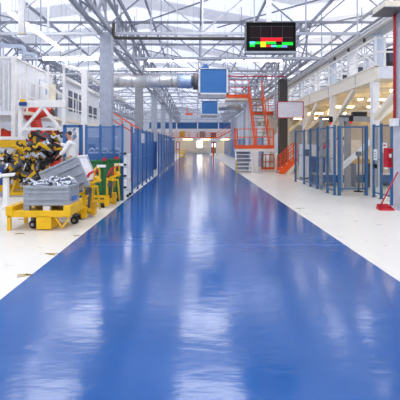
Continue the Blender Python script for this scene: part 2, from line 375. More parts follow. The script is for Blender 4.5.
# white hanging drop and bent pipes upper left
r = thing('cable_drop', 'long white vertical cable duct hanging down at upper left', 'duct', (X(22, 12), 12, Z(34, 12)))
MB().span((X(19, 12), 11.93, Z(34, 12)), (X(25, 12), 12.07, roofz(X(22, 12)) + .002)).build('casing', 'white', r, .01)
MB().span((X(18.6, 12), 11.92, Z(34, 12)), (X(25.4, 12), 12.08, Z(32.5, 12))).build('end_cap', 'cream', r)
Yv = 17.6
def bentpipe(px, py, reach, label, base):
    x = X(px, Yv); z = Z(py, Yv); R = .14
    pts = [(x-reach, Yv, z+.1), (x-R*2, Yv, z)] + [(x-R+R*math.sin(a), Yv, z-R+R*math.cos(a)) for a in [i*PI/10 for i in range(6)]] + [(x, Yv, base)]
    tag(MB().path(pts, .09, 10).build('vent_pipe', 'pipeblue', None, 0, True), label, 'pipe')
bentpipe(24, 46.5, 2.0, 'pale bent vent pipe over the left cabin, longer one at left', 5.4); bentpipe(35.5, 54.5, .7, 'shorter pale bent vent pipe over the left cabin, beside the notice board', 5.45)

# ------------------------------------------------------------------ left cabins / mezzanine
r = thing('white_cabin', 'white panelled upper level cabin on posts at left with a notice board', 'cabin', (-8.4, 19, 3.1))
x = -7.8
m = MB()
for i in range(4): m.span((x-.05, 17.3+i*1.1, 3.16), (x, 17.3+i*1.1+1.08, 5.4))
m.each('wall_panel', 'offwhite', r, .008)
MB().span((-10.9, 17.26, 3.16), (x-.06, 17.3, 5.4)).build('end_wall', 'offwhite', r)
MB().span((-11, 17.2, 5.4), (x+.06, 21.75, 5.48)).build('roof', 'white', r)
MB().span((-12.3, 17.1, 2.96), (x+.05, 22.5, 3.14)).build('deck', 'offwhite', r)
m = MB()
for y in (17.28, 18.39, 19.49, 20.59, 21.7): m.span((x-.02, y-.025, 3.16), (x+.015, y+.025, 5.4))
m.each('joint_strip', 'cream', r)
h = MB(); h.tube((x+.05, 18.9, 3.6), (x+.05, 18.9, 4.6), .018, 6); h.tube((x+.05, 19.15, 3.6), (x+.05, 19.15, 4.6), .018, 6); h.each('door_handle', 'chrome', r)
for px in (-2, 14): MB().bar((X(px, 17.15), 17.15, 0), (X(px, 17.15), 17.15, 5.4), .17).build('post', 'white', r)
for px in (4, 9): MB().bar((X(px, 17.15), 17.15, 3.1), (X(px, 17.15), 17.15, 5.2), .06).build('railing_post', 'white', r)
tg = thing('notice_board', 'small white notice board with a picture on the left cabin wall', 'board', (x, 20.5, 3.8))
MB().span((x+.02, 19.9, 3.8), (x+.04, 21.2, 4.9)).build('board', 'paper', tg); MB().span((x+.04, 20.6, 4.3), (x+.044, 20.9, 4.6)).build('picture', 'ductblue', tg)
f = MB(); f.span((x+.01, 19.85, 3.75), (x+.05, 19.9, 4.95)); f.span((x+.01, 21.2, 3.75), (x+.05, 21.25, 4.95)); f.span((x+.01, 19.9, 3.75), (x+.05, 21.2, 3.8)); f.span((x+.01, 19.9, 4.9), (x+.05, 21.2, 4.95)); f.build('frame', 'pipeblue', tg)
# second cabin, with dark windows
r = thing('white_cabin', 'white upper level cabin with dark windows and railing beyond the notice board', 'cabin', (-8.0, 25, 3.1))
MB().span((-9.0, 22.6, 3.16), (-8.8, 22.7, 5.3)).build('door_frame', 'darkgrey', r); MB().span((-8.7, 22.62, 3.16), (-7.85, 22.7, 5.1)).build('doorway', 'greybrown', r)
MB().span((-7.85, 23.6, 3.16), (-7.75, 32, 5.5)).build('wall_panel', 'offwhite', r)
for i in range(4):
    y = 24.3+i*1.1; MB().span((-7.75, y, 3.75), (-7.72, y+.7, 5.0)).build('window', 'pane', r)
for i in range(2):
    y = 28.9+i*1.3; MB().span((-7.75, y, 3.7), (-7.72, y+.9, 4.5)).build('window', 'pane', r)
MB().span((-8.05, 23.4, 5.5), (-7.55, 32.1, 5.68)).build('roof_edge', 'white', r)
for y in (17.4, 19, 20.7, 22.5, 24.5, 26.5, 28.5, 30.5): MB().bar((-7.35, y, 3.14), (-7.35, y, 4.45), .06).build('railing_post', 'white', r)
for z in (3.8, 4.45): MB().bar((-7.35, 17.4, z), (-7.35, 32, z), .06).build('rail', 'white', r)
MB().span((-7.74, 17.35, 3.0), (-7.25, 32, 3.14)).build('deck', 'cream', r)
for y in (22, 27, 31.5): MB().bar((-7.45, y, 0), (-7.45, y, 3.0), .18).build('post', 'white', r)
# white support gantry
Yg = 16.8
r = thing('support_gantry', 'white steel support frame with V bracing standing over the yellow tooling', 'frame', (X(42, Yg), Yg, 0))
xa, xb, zt = X(20.5, Yg), X(64, Yg), Z(100.5, Yg)
MB().span((xa-.1, Yg-.09, Z(107.5, Yg)), (xb+.1, Yg+.09, zt)).build('top_beam', 'white', r, .01)
for xx in (xa, xb): MB().span((xx-.08, Yg-.08, 0), (xx+.08, Yg+.08, Z(107.5, Yg))).build('post', 'white', r, .01)
xm = (xa+xb)/2; zk = Z(129, Yg)
MB().bar((xa, Yg, zk), (xb, Yg, zk), .12).build('cross_beam', 'white', r)
MB().bar((xm, Yg-.02, Z(107.5, Yg)), (xa+.05, Yg-.02, zk-.1), .11).build('diagonal_brace', 'white', r); MB().bar((xm+.05, Yg-.02, Z(107.5, Yg)), (xb-.05, Yg-.02, zk-.15), .11).build('diagonal_brace', 'white', r)
MB().span((xm+.22, Yg+.1, Z(107, Yg)), (xm+.5, Yg+.25, Z(84, Yg))).build('riser', 'cream', r)
m = MB(); m.bar((xa, Yg, zt), (xa, Yg, zt+1.1), .06); m.bar((xb, Yg, zt), (xb, Yg, zt+1.5), .09); m.bar((xm+.25, Yg, zt), (xm+.25, Yg, zt+1.5), .06); m.bar((xa, Yg, zt+1.1), (xb, Yg, zt+1.1), .05); m.bar((xm+.25, Yg, zt+.7), (xb, Yg, zt+.2), .04)
m.each('railing', 'white', r)
r = thing('sensor_box', 'small blue box with yellow top on the gantry beam', 'box', (X(24.5, Yg), Yg, Z(105, Yg)))
MB().span((X(21, Yg), Yg-.22, Z(106, Yg)), (X(28, Yg), Yg-.09, Z(102.5, Yg))).build('body', 'deepblue', r, .01); MB().span((X(22, Yg), Yg-.2, Z(102.5, Yg)), (X(26.5, Yg), Yg-.09, Z(99.5, Yg))).build('cap', 'yellow', r, .01)
# tall white post right of the gantry, with sloping top beam
xq = X(84.8, 14.6)
r = thing('white_post', 'tall square white post between the worker and the blue fence', 'post', (xq, 14.6, 0))
MB().span((xq-.1, 14.5, .02), (xq+.1, 14.7, 4.4)).build('shaft', 'white', r, .01); MB().span((xq-.16, 14.44, 0), (xq+.16, 14.76, .03)).build('base_plate', 'white', r)
MB().bar((xq-.05, 14.6, 4.4), (-5.54, 16.75, 5.0), .1, .12).build('top_beam', 'white', r)
MB().bar((xq, 14.75, 4.3), (xq-.2, 24, 4.3), .1, .12).build('long_beam', 'white', r)

# ------------------------------------------------------------------ robots
def robot(loc, rz, label, m, pose=0, s=1.0, fat=1.0, kind='industrial_robot'):
    r = thing(kind, label, 'robot', (0, 0, 0))
    MB().path([(0, 0, 0), (0, 0, .08), (0, 0, .09), (0, 0, .45)], [.42, .42, .3, .26], 16).build('base', 'darkgrey', r, 0, True)
    t = MB(); t.path([(0, 0, .45), (0, 0, .55), (0, 0, .8)], [.3, .34, .28], 16); t.box((.1, 0, .85), (.55, .5, .4)); t.build('turret', m, r, .04)
    sh = Vector((.25, 0, 1.0)); el = sh + Vector((-.25 if pose == 0 else .35, 0, 1.0)); wr = el + (Vector((1.0, 0, .1)) if pose == 0 else Vector((.85, 0, -.35)))
    a = MB(); a.bar(sh, el, .2*fat, .3*fat, (0, 1, 0)); a.tube(sh+Vector((0, -.2, 0)), sh+Vector((0, .2, 0)), .22*fat, 16); a.tube(el+Vector((0, -.18, 0)), el+Vector((0, .18, 0)), .2*fat, 16); a.build('lower_arm', m, r, .03)
    b = MB(); d = (wr-el).normalized(); b.path([el - d*.35, el + d*.1, wr], [.2*fat, .18*fat, .1*fat], 12); b.build('upper_arm', m, r, 0, True)
    mo = MB(); mo.tube(el - d*.55, el - d*.34, .13, 12); mo.tube(sh+Vector((0, -.42, 0)), sh+Vector((0, -.2, 0)), .13, 12); mo.each('motor', 'black', r, 0, True)
    w_ = MB(); w_.tube(wr-Vector((0, .1, 0)), wr+Vector((0, .1, 0)), .1, 12); w_.tube(wr, wr+Vector((.14, 0, -.2)), .07, 12); w_.build('wrist', 'darkgrey', r, 0, True)
    c = MB(); c.path([sh+Vector((-.3, .2, -.2)), sh+Vector((-.5, .25, .5)), el+Vector((-.3, .22, .2)), el+d*.3+Vector((0, .2, .25)), wr+Vector((0, .12, .1))], .03, 8); c.build('hose', 'black', r, 0, True)
    r.location = loc; r.rotation_euler = (0, 0, rz); r.scale = (s, s, s)
    return r
Yr = 18.3
p = thing('robot_plinth', 'grey steel plinth carrying the red robot behind the V braced frame', 'plinth', (X(34, Yr), Yr, 0))
MB().span((X(34, Yr)-.5, Yr-.5, 0), (X(34, Yr)+.5, Yr+.5, 1.15)).build('block', 'grey', p, .02); MB().span((X(34, Yr)-.6, Yr-.6, 1.15), (X(34, Yr)+.6, Yr+.6, 1.2)).build('top_plate', 'darkgrey', p)
robot((X(34, Yr), Yr, 1.2), -.25, 'red industrial robot seen through the V bracing of the white frame', 'robotred', 0, .95, fat=1.6)
robot((X(-4, 17.9), 17.9, 0), -.3, 'red industrial robot at the left edge above the yellow beam', 'robotred', 1, 1.0, fat=1.6)
robot((X(57, 21), 21, .0), 2.6, 'red industrial robot half hidden behind the right gantry post', 'robotred', 0, 1.15)

# ------------------------------------------------------------------ yellow tooling grippers
def gripper(loc, rz, label, seed, tall=1.6):
    rnd = random.Random(seed)
    r = thing('gripper_tool', label, 'robot tooling', (0, 0, 0))
    f = MB(); f.span((-.5, -.3, 0), (.5, -.22, .1)); f.span((-.5, .22, 0), (.5, .3, .1))
    for x in (-.42, .42): f.span((x-.05, -.3, 0), (x+.05, .3, .08)); f.bar((x, 0, .05), (x*.55, 0, tall*.55), .08)
    f.build('stand', 'yellow', r, .006)
    f = MB(); ang = rnd.uniform(-.5, .5)
    A = Vector((-.6, 0, tall*.5 - ang*.5)); B = Vector((.6, 0, tall*.6 + ang*.5))
    f.bar(A, B, .12); f.bar(A.lerp(B, .2)+Vector((0, -.35, 0)), A.lerp(B, .2)+Vector((0, .35, .1)), .09); f.bar(A.lerp(B, .8)+Vector((0, -.35, 0)), A.lerp(B, .8)+Vector((0, .35, .1)), .09)
    f.bar(A.lerp(B, .5), A.lerp(B, .5)+Vector((rnd.uniform(-.2, .2), 0, tall*.4)), .11)
    f.build('frame', 'darkgrey', r, .01)
    for k in range(24):
        t = rnd.random(); base = A.lerp(B, t) + Vector((0, rnd.uniform(-.35, .2), rnd.uniform(-.15, tall*.38*(1-abs(t-.5)))))
        th = rnd.uniform(-1.2, 1.2); d = Vector((math.sin(th), rnd.uniform(-.6, .1), math.cos(th)*rnd.choice((1, 1, -.6)))).normalized()
        L = rnd.uniform(.2, .42)
        c = MB(); c.bar(base, base+d*L, .13, .11); e = base+d*L; q = d.cross(Vector((0, 1, 0))).normalized(); c.bar(e, e+q*.2, .07, .07); c.bar(e+q*.2, e+q*.2+d*.12, .06)
        cl = c.build('clamp', rnd.choice(['yellow', 'amber', 'black', 'black', 'darkgrey', 'amber', 'silver', 'black']), r, .008)
        c = MB(); c.tube(base - d*.16, base + d*.06, .065, 10); c.tube(base+d*.06, base+d*.18, .018, 8)
        c.build('cylinder', rnd.choice(['black', 'black', 'black', 'silver', 'darkgrey']), cl, 0, True)
    for k in range(7):
        t = rnd.random(); p0 = A.lerp(B, t)+Vector((0, -.1, rnd.uniform(0, .4))); p1 = p0 + Vector((rnd.uniform(-.4, .4), -.2, rnd.uniform(-.45, .3)))
        MB().path([p0, p0.lerp(p1, .4)+Vector((0, -.15, -.1)), p0.lerp(p1, .75)+Vector((0, -.1, -.12)), p1], .022, 7).build('hose', 'black' if k % 3 else 'silver', r, 0, True)
    r.location = loc; r.rotation_euler = (0, 0, rz)
    return r
gripper((X(17, 15.3), 15.3, 0.02), .2, 'yellow and black clamp tooling at the left beside the yellow beam', 3, 1.5)
gripper((X(38, 15.0), 15.0, 0.02), -.25, 'tallest yellow and black clamp tooling rack before the V braced frame', 11, 2.35)
gripper((X(56, 14.6), 14.6, 0.02), .25, 'yellow and black clamp tooling behind the tilted grey bin', 23, 2.1)
gripper((X(26, 12.9+.7), 13.5, 0.02), .1, 'low yellow tooling in front with black hoses, behind the flat trolley', 31, 1.15)
pl = MB().span((X(-12, 15), 12.9, 0), (X(66, 15), 16.3, .02)); tag(pl.build('floor_plate', 'grey'), 'flat grey plate on the floor below the yellow tooling', 'plate')
# yellow beam machine at far left
Ym = 16.3
r = thing('yellow_fixture', 'yellow framed machine fixture with white panel at the left edge', 'machine', (X(8, Ym), Ym, 0))
for a, b in ((140, 147.5), (160, 168)): MB().span((X(-14, Ym), Ym-.1, Z(b, Ym)), (X(27 if a < 150 else 20, Ym), Ym+.1, Z(a, Ym))).build('beam', 'yellow', r, .015)
MB().span((X(-14, Ym), Ym-.02, Z(160, Ym)), (X(17, Ym), Ym+.03, Z(147.5, Ym))).build('panel', 'offwhite', r)
for px in (-10, 18.5): MB().span((X(px, Ym)-.07, Ym-.08, .0), (X(px, Ym)+.07, Ym+.08, Z(140, Ym))).build('post', 'amber', r)
m = MB()
for i in range(9): m.box((X(-8+i*2.8, Ym), Ym-.05, Z(153+3*math.sin(i*2.1), Ym)), (.1, .06, .14))
m.each('valve_block', 'silver', r, .01)
MB().span((X(-14, Ym), Ym-.12, Z(139.8, Ym)), (X(26, Ym), Ym+.25, Z(136.5, Ym))).build('top_tray', 'white', r)
r = thing('tooling_case', 'dark blue crate below the yellow beam at the left edge', 'crate', (X(2, 14.5), 14.5, 0))
MB().span((X(-6, 14.5), 14.3, .25), (X(7, 14.5), 14.8, Z(165, 14.5))).build('body', 'deepblue', r, .02); MB().span((X(-7, 14.5), 14.25, 0), (X(8, 14.5), 14.85, .25)).build('pallet', 'yellow', r)
MB().span((X(1, 14.5), 14.29, .5), (X(4, 14.5), 14.3, .7)).build('tag', 'paper', r)
# white pedestal table at the left edge
Yw = 10.7
r = thing('white_table', 'small white pedestal table at the left edge before the tooling', 'table', (X(5, Yw), Yw, 0))
MB().prism([(X(-20, Yw), Yw-.35, .80), (X(15, Yw), Yw-.05, .86), (X(15.5, Yw+.5), Yw+.5, .86), (X(-20, Yw), Yw+.5, .80)], (0, 0, .05)).build('tabletop', 'white', r)
MB().span((X(3.5, Yw)-.02, Yw, .05), (X(6.5, Yw)+.02, Yw+.12, .81)).build('leg', 'white', r)
MB().span((X(-8, Yw), Yw-.3, 0), (X(8, Yw), Yw+.4, .06)).build('foot', 'white', r)

# ------------------------------------------------------------------ bins and trolleys, left foreground
def bin_box(w, d, h, label, parent_loc, m='bingrey', mend='bingrey', liner=True):
    r = thing('steel_bin', label, 'bin', (0, 0, 0)); t = .03; fz = .1
    for s, nm in ((-1, 'front_panel'), (1, 'back_panel')):
        b = MB(); y = s*(d/2 - t/2); b.box((0, y, fz+(h-fz)/2), (w, t, h-fz))
        for z in (fz+.04, fz+(h-fz)*.36, fz+(h-fz)*.68, h-.03): b.box((0, y + s*.028, z), (w*.98, .045, .045))
        b.build(nm, m, r, .006)
    for s in (-1, 1):
        b = MB(); x = s*(w/2 - t/2); b.box((x, 0, fz+(h-fz)/2), (t, d-.02, h-fz))
        for z in (fz+.04, h-.03): b.box((x + s*.02, 0, z), (.03, d*.96, .05))
        if mend == 'binlite':
            for i in range(4):
                for j in range(3): b.box((x+s*.018, -d*.36+i*d*.24, fz+.14+j*(h-fz)*.27), (.02, .06, .025))
        b.build('end_panel', mend, r, .006)
    MB().box((0, 0, fz+.02), (w-.02, d-.02, .03)).build('bottom', m, r)
    for sx in (-1, 1):
        for sy in (-1, 1): MB().box((sx*(w/2-.05), sy*(d/2-.05), h/2), (.12, .12, h)).build('corner_post', m, r, .008)
    f = MB()
    for sy in (-1, 1): f.box((0, sy*(d/2-.05), .05), (.14, .1, .1))
    f.build('skid', 'binlite', r, .006)
    return r
Y1 = 8.3
# flat yellow trolley
xa, xb = X(8, 7.95), X(70.5, 7.95)
r = thing('flat_trolley', 'flat yellow trolley carrying the upright grey bin at the left', 'trolley', ((xa+xb)/2, Y1, 0))
zt = .37
MB().span((xa, 7.95, zt-.07), (xb, 8.75, zt)).build('deck', 'yellow', r, .008)
MB().span((xa, 7.9, zt-.11), (xb, 7.96, zt+.02)).build('front_rail', 'yellow', r, .008)
MB().span((xb-.12, 7.88, zt-.08), (xb+.02, 8.77, zt+.12)).build('end_plate', 'yellow', r, .008); MB().span((xa-.02, 7.88, zt-.08), (xa+.12, 8.77, zt+.11)).build('end_plate', 'yellow', r, .008)
for y in (7.93, 8.7): MB().span((xa+.0, y-.03, 0), (xa+.07, y+.03, zt-.05)).build('leg', 'yellow', r, .005)
MB().span((X(36, 7.9), 7.9, .02), (X(51, 7.9), 8.3, zt-.08)).build('battery_box', 'yellow', r, .012)
MB().tube((X(43.5, 7.9), 7.885, .17), (X(43.5, 7.9), 7.9, .17), .02, 10).build('lock', 'amber', r)
m = MB(); m.bar((X(55, 7.95), 7.95, zt-.1), (X(62, 7.95), 7.95, .05), .03); m.bar((X(62, 7.95), 7.95, .05), (X(68, 7.95), 7.95, .2), .03); m.bar((X(68, 7.95), 7.95, .2), (X(69, 7.95), 7.95, zt-.1), .03); m.build('drawbar', 'yellow', r)
for px, y in ((31.5, 8.1), (35, 8.62), (78, 8.55)):
    x = X(px, 8.0) if y < 8.3 else X(px, 8.0)+.02
    if x > xb - .05: x = xb - .1
    w_ = MB().path([(x-.028, y, .085), (x+.028, y, .085)], .085, 16).build('wheel', 'rubber', r, 0, True)
    w_.data.transform(Matrix.Translation(Vector((x, y, .085)) - wloc(r)) @ Matrix.Rotation(PI/2 - .25, 4, 'Z') @ Matrix.Translation(wloc(r) - Vector((x, y, .085))))
    MB().tube((x-.01, y-.05, .085), (x+.015, y+.05, .085), .035, 10).build('hub', 'grey', w_); MB().span((x-.04, y-.04, .17), (x+.04, y+.04, zt-.06)).build('fork', 'darkgrey', w_)
# bin 1
W1 = .90
b1 = bin_box(W1, .66, .5, 'upright grey steel bin full of silver metal parts on the flat trolley', None)
b1x = X(22, 7.97) + W1/2 + .02
b1.location = (b1x, 8.34, zt+.002)
rnd = random.Random(5)
for k in range(15):
    q = thing('metal_part', '', 'metal part', (0, 0, 0), 'pressed silver parts in the grey bin'); q['label'] = 'shiny pressed metal part lying loose in the upright grey bin'
    m = MB(); a = rnd.uniform(.1, .17); bb = rnd.uniform(.06, .1)
    m.prism([(-a, -bb, 0), (a, -bb*.7, .02), (a*.8, bb, .05), (-a*.7, bb*.9, .02)], (0, 0, .02)); m.prism([(-a*.2, -bb, 0), (a*.3, -bb, .0), (a*.25, -bb*.8, .1), (-a*.1, -bb*.8, .09)], (0, .025, 0)); m.path([(-a*.9, 0, .04), (0, 0, .06), (a*.9, 0, .05)], .02, 6)
    m.build('pressing', 'silver', q, .004)
    q.location = (b1x - W1*.36 + (k % 5)*W1*.18 + rnd.uniform(-.03, .03), 8.12 + (k // 5)*.2 + rnd.uniform(-.03, .03), zt + .45 + rnd.uniform(0, .08) + (.04 if k % 5 > 1 else 0)); q.rotation_euler = (rnd.uniform(-.5, .5), rnd.uniform(-.6, .6), rnd.uniform(0, 6.2))
fl = MB().box((b1x, 8.34, zt+.30), (W1-.08, .56, .26)); tag(fl.build('parts_layer', 'silver'), 'lower layer of jumbled silver parts filling the upright grey bin', 'metal parts'); bpy.data.objects['parts_layer']['kind'] = 'stuff'
MB().span((b1x + W1/2 + .005, 8.2, zt+.14), (b1x + W1/2 + .012, 8.5, zt+.26)).build('blue_sticker', 'boardblue', b1)
# tilted bin
b2 = bin_box(.92, .88, .74, 'tilted grey ribbed steel bin tipped on the yellow tilting cart', None, 'bingrey', 'binlite')
ang = math.radians(24)
c = Vector((X(38, 9.0)+X(90, 9.0), 0, Z(173, 9.0)+Z(185, 9.0)))/2
R = Matrix.Rotation(-ang, 3, 'Y')
b2.rotation_euler = (0, -ang, 0); b2.location = Vector((c.x, 9.45, c.z)) - R @ Vector((0, 0, .37))
# tilting carts
def cart(px0, px1, Y, dep, label, lx, hx, tilt):
    x0, x1 = lx, hx
    r = thing('tilting_cart', label, 'cart', ((x0+x1)/2, Y, 0))
    f = MB(); f.span((x0, Y, .14), (x1, Y+.07, .22)); f.span((x0, Y+dep-.07, .14), (x1, Y+dep, .22)); f.span((x0, Y, .14), (x0+.07, Y+dep, .22)); f.span((x1-.07, Y, .14), (x1, Y+dep, .22)); f.build('chassis', 'yellow', r, .008)
    MB().span((x1-.15, Y-.04, .05), (x1-.02, Y+.06, .3)).build('corner_box', 'yellow', r, .01); MB().span((x1-.03, Y+.3, .05), (x1+.08, Y+.5, .36)).build('corner_box', 'amber', r, .01)
    for yy in (Y+.1, Y+dep*.75):
        u = MB(); u.path([(x1-.1, yy, .2), (x1-.09, yy, .80)], .03, 10); h = u.build('handle_post', 'yellow', r, 0, True)
        MB().path([(x1-.09, yy, .80), (x1-.05, yy, .92), (x1+.0, yy+.02, 1.03), (x1+.06, yy+.04, 1.07)], .03, 10).build('grip', 'red', h, 0, True)
    MB().path([(x1+.06, Y+.14, 1.07), (x1+.07, Y+dep*.4, 1.09), (x1+.06, Y+dep*.75+.04, 1.07)], .022, 8).build('push_bar', 'red', r, 0, True)
    MB().path([(x1+.08, Y+.25, .55), (x1+.08, Y+.25, 1.1), (x1+.12, Y+.27, 1.16), (x1+.17, Y+.3, 1.15), (x1+.19, Y+.32, 1.08), (x1+.19, Y+.32, .8)], .022, 8).build('side_loop', 'yellow', r, 0, True)
    MB().box((x1+.04, Y+.2, .82), (.34, .16, .06), Matrix.Rotation(-.35, 3, 'Y')).build('hinge_plate', 'yellow', r, .008); MB().box((x1+.18, Y+.22, .9), (.07, .14, .14), Matrix.Rotation(-.6, 3, 'Y')).build('latch', 'yellow', r, .008)
    m = MB(); m.tube((x1-.02, Y+.12, .25), (x1+.02, Y+.18, .7), .03, 8); m.tube((x1-.03, Y+.12, .62), (x1-.03, Y+.02, .62), .05, 10); m.build('hydraulic_ram', 'darkgrey', r, 0, True)
    m = MB(); m.bar((x1-.1, Y+.05, .75), (x1+.2, Y+.05, .75), .04); m.bar((x1+.2, Y+.05, .75), (x1+.2, Y+.3, .2), .04); m.build('side_stay', 'yellow', r)
    if tilt:
        s = MB()
        for yy in (Y+.05, Y+dep-.1): s.bar((x0+.05, yy, .22), (x1-.05, yy, .22+(x1-x0)*math.tan(ang)*.82), .06); s.bar((x1-.1, yy, .2), (x1-.1, yy, .6), .06)
        s.each('tilt_frame', 'yellow', r, .006)
    for xx in (x0+.15, x1-.1):
        for yy in (Y+.05, Y+dep-.08):
            w_ = MB().path([(xx-.1, yy-.025, .09), (xx-.1, yy+.025, .09)], .09, 14).build('wheel', 'rubber', r, 0, True); MB().span((xx-.13, yy-.04, .09), (xx-.07, yy+.04, .17)).build('fork', 'darkgrey', w_)
    return r
cart(0, 0, 9.02, .95, 'nearer yellow tilting cart with red grips beside the tilted bin', -3.55, -2.44, True)
cart(0, 0, 10.7, 1.0, 'farther yellow cart with red grips beside the green containers', -3.2, -2.3, False)
# green containers
def green(x0, x1, Y, dep, h, z0, label):
    r = thing('green_container', label, 'container', ((x0+x1)/2, Y, z0))
    b = MB(); t = .03
    for (a, c_) in (((x0, Y, z0+.06), (x1, Y+t, h)), ((x0, Y+dep-t, z0+.06), (x1, Y+dep, h)), ((x0, Y, z0+.06), (x0+t, Y+dep, h)), ((x1-t, Y, z0+.06), (x1, Y+dep, h)), ((x0, Y, z0+.06), (x1, Y+dep, z0+.1))): b.span(a, c_)
    b.build('tub', 'green', r, .006)
    b = MB(); n = 3
    for i in range(n+1): xx = x0 + (x1-x0)*i/n; b.span((xx-.02, Y-.03, z0+.08), (xx+.02, Y, h))
    b.build('rib', 'green', r, .004)
    b = MB(); b.span((x0-.02, Y-.04, h), (x1+.02, Y+.03, h+.05)); b.span((x0-.02, Y+dep-.03, h), (x1+.02, Y+dep+.02, h+.05)); b.span((x0-.02, Y, h), (x0+.03, Y+dep, h+.05)); b.span((x1-.03, Y, h), (x1+.02, Y+dep, h+.05)); b.build('rim', 'green', r, .006)
    b = MB()
    for x in (x0+.06, x1-.06):
        for y in (Y+.06, Y+dep-.06): b.span((x-.05, y-.05, z0), (x+.05, y+.05, z0+.06))
    b.build('foot', 'green', r)
    MB().span((x0+.18, Y-.033, h-.16), (x0+.45, Y-.029, h-.08)).build('white_sticker', 'paper', r)
    MB().span((x1-.12, Y-.05, h+.04), (x1-.02, Y+.05, h+.12)).build('red_catch', 'red', r)
green(X(91, 11.9), X(107, 11.9), 11.9, .5, 1.18, 0, 'green metal container behind the tilted bin, left of two')
green(X(107.5, 11.9)+.03, X(119, 11.9), 11.9, .5, 1.22, 0, 'narrower green container beside the blue fence, right of two')

# ------------------------------------------------------------------ fences
def fence(pts, z1, label, m='mesh', pm='blue', z0=.15, pw=.06, toe=False, posttop=0.05, thick=.012):
    r = thing('mesh_fence', label, 'fence', (pts[0][0], pts[0][1], 0))
    for i, (x, y) in enumerate(pts):
        p = MB().span((x-pw/2, y-pw/2, .012), (x+pw/2, y+pw/2, z1+posttop)).build('post', pm, r); MB().span((x-pw, y-pw, 0), (x+pw, y+pw, .012)).build('foot_plate', pm, p)
    for (xa, ya), (xb, yb) in zip(pts[:-1], pts[1:]):
        d = Vector((xb-xa, yb-ya, 0)); n = d.normalized(); a = Vector((xa, ya, 0)) + n*pw*.5; b = Vector((xb, yb, 0)) - n*pw*.5
        f = MB()
        for z in (z0, z1-.02): f.bar(a+Vector((0, 0, z)), b+Vector((0, 0, z)), .035, .04)
        f.bar(a+Vector((0, 0, (z0+z1)/2)), b+Vector((0, 0, (z0+z1)/2)), .02, .025)
        f.each('rail', pm, r)
        s = n.cross(Vector((0, 0, 1)))*thick/2
        MB().prism([a+s+Vector((0, 0, z0)), b+s+Vector((0, 0, z0)), b+s+Vector((0, 0, z1)), a+s+Vector((0, 0, z1))], -2*s).build('mesh_panel', m, r)
    return r
def runY(x, ya, yb, n): return [(x, ya+(yb-ya)*i/n) for i in range(n+1)]
ZF = 2.28
fence(runY(-2.22, 13.9, 20.6, 5), ZF, 'nearer blue mesh fence along the left edge of the blue aisle')
fence(runY(-1.98, 21.0, 36.5, 8), ZF, 'farther blue mesh fence along the left edge of the blue aisle', )
fence([(X(122.5, 12.2)+.0, 12.2), (-2.62, 12.75), (-3.05, 12.75), (-3.5, 12.75)], ZF, 'blue mesh fence turning across behind the green containers', 'meshlite')
fence([(4.6, 27.5+i*3.7) for i in range(11)], ZF, 'long blue mesh fence on the right beyond the orange platform', 'meshlite', pm='dullblue')
# white sheets on the left fence
for px, py0, py1, w_, Y, l in ((134, 128, 132.5, .3, 14.1, 'small white paper sheet at the top of the left fence near post'), (143.5, 133.5, 143, .9, 16.6, 'larger white sheet hanging on the left aisle fence')):
    r = thing('paper_sheet', l, 'paper', (-2.2, Y, Z(py1, Y))); MB().span((-2.205, Y-w_/2, Z(py1, Y)), (-2.2, Y+w_/2, Z(py0, Y))).build('sheet', 'paper', r)
    m = MB()
    for k in range(3): z = Z(py1, Y)+.04+k*.05; m.span((-2.2, Y-w_*.35, z), (-2.199, Y+w_*.35, z+.012))
    m.build('print', 'grey', r)
# workbench behind the transverse fence
Yk = 13.1
r = thing('blue_workbench', 'tall blue bench with white top behind the green containers', 'workbench', (X(105, Yk), Yk, 0))
zk = Z(152, Yk); xa, xb = X(86.5, Yk), X(121, Yk)
MB().span((xa, Yk, zk-.05), (xb, Yk+.6, zk)).build('top', 'white', r, .006); MB().span((xa+.02, Yk+.03, .1), (xb-.02, Yk+.55, zk-.05)).build('cabinet', 'deepblue', r, .006)
for x in (xa+.4, xa+.8): MB().span((x-.006, Yk+.025, .15), (x+.006, Yk+.032, zk-.1)).build('door_gap', 'black', r)
for k, px in enumerate((90, 96, 103, 110, 116)):
    q = thing('bench_part', 'white metal part on the tall blue bench, %s from the white post' % ['first', 'second', 'third', 'fourth', 'fifth'][k], 'metal part', (X(px, Yk), Yk+.25, zk), 'parts on the blue bench')
    xx = X(px, Yk); MB().path([(xx-.09, Yk+.25, zk+.02), (xx-.07, Yk+.25, zk+.08), (xx, Yk+.25, zk+.11), (xx+.07, Yk+.25, zk+.07), (xx+.09, Yk+.25, zk+.02)], .03, 8).build('shell', 'silver' if k % 2 else 'white', q, 0, True); MB().span((xx-.07, Yk+.17, zk), (xx+.06, Yk+.32, zk+.04)).build('base', 'darkgrey', q)
# white flow rack in the fence gap
r = thing('flow_rack', 'narrow white shelf rack with black castors in the left fence gap', 'rack', (-2.33, 13.1, 0))
for x in (-2.47, -2.2):
    for y in (12.9, 13.35): MB().bar((x, y, .1), (x, y, 1.42), .035).build('post', 'white', r)
for z in (.25, .62, .98, 1.35): MB().box((-2.335, 13.12, z), (.3, .5, .05), Matrix.Rotation(.12 * (1 if z < 1.3 else 0), 3, 'Y')).build('shelf', 'white', r)
m = MB()
for x in (-2.47, -2.2):
    for y in (12.9, 13.35): m.ball((x, y, .05), .05, 8, 6)
m.each('castor', 'rubber', r); m = MB()
for z in (.32, .69, 1.05, 1.41): m.tube((-2.42, 12.87, z), (-2.24, 12.87, z), .035, 8)
m.each('roller', 'black', r)
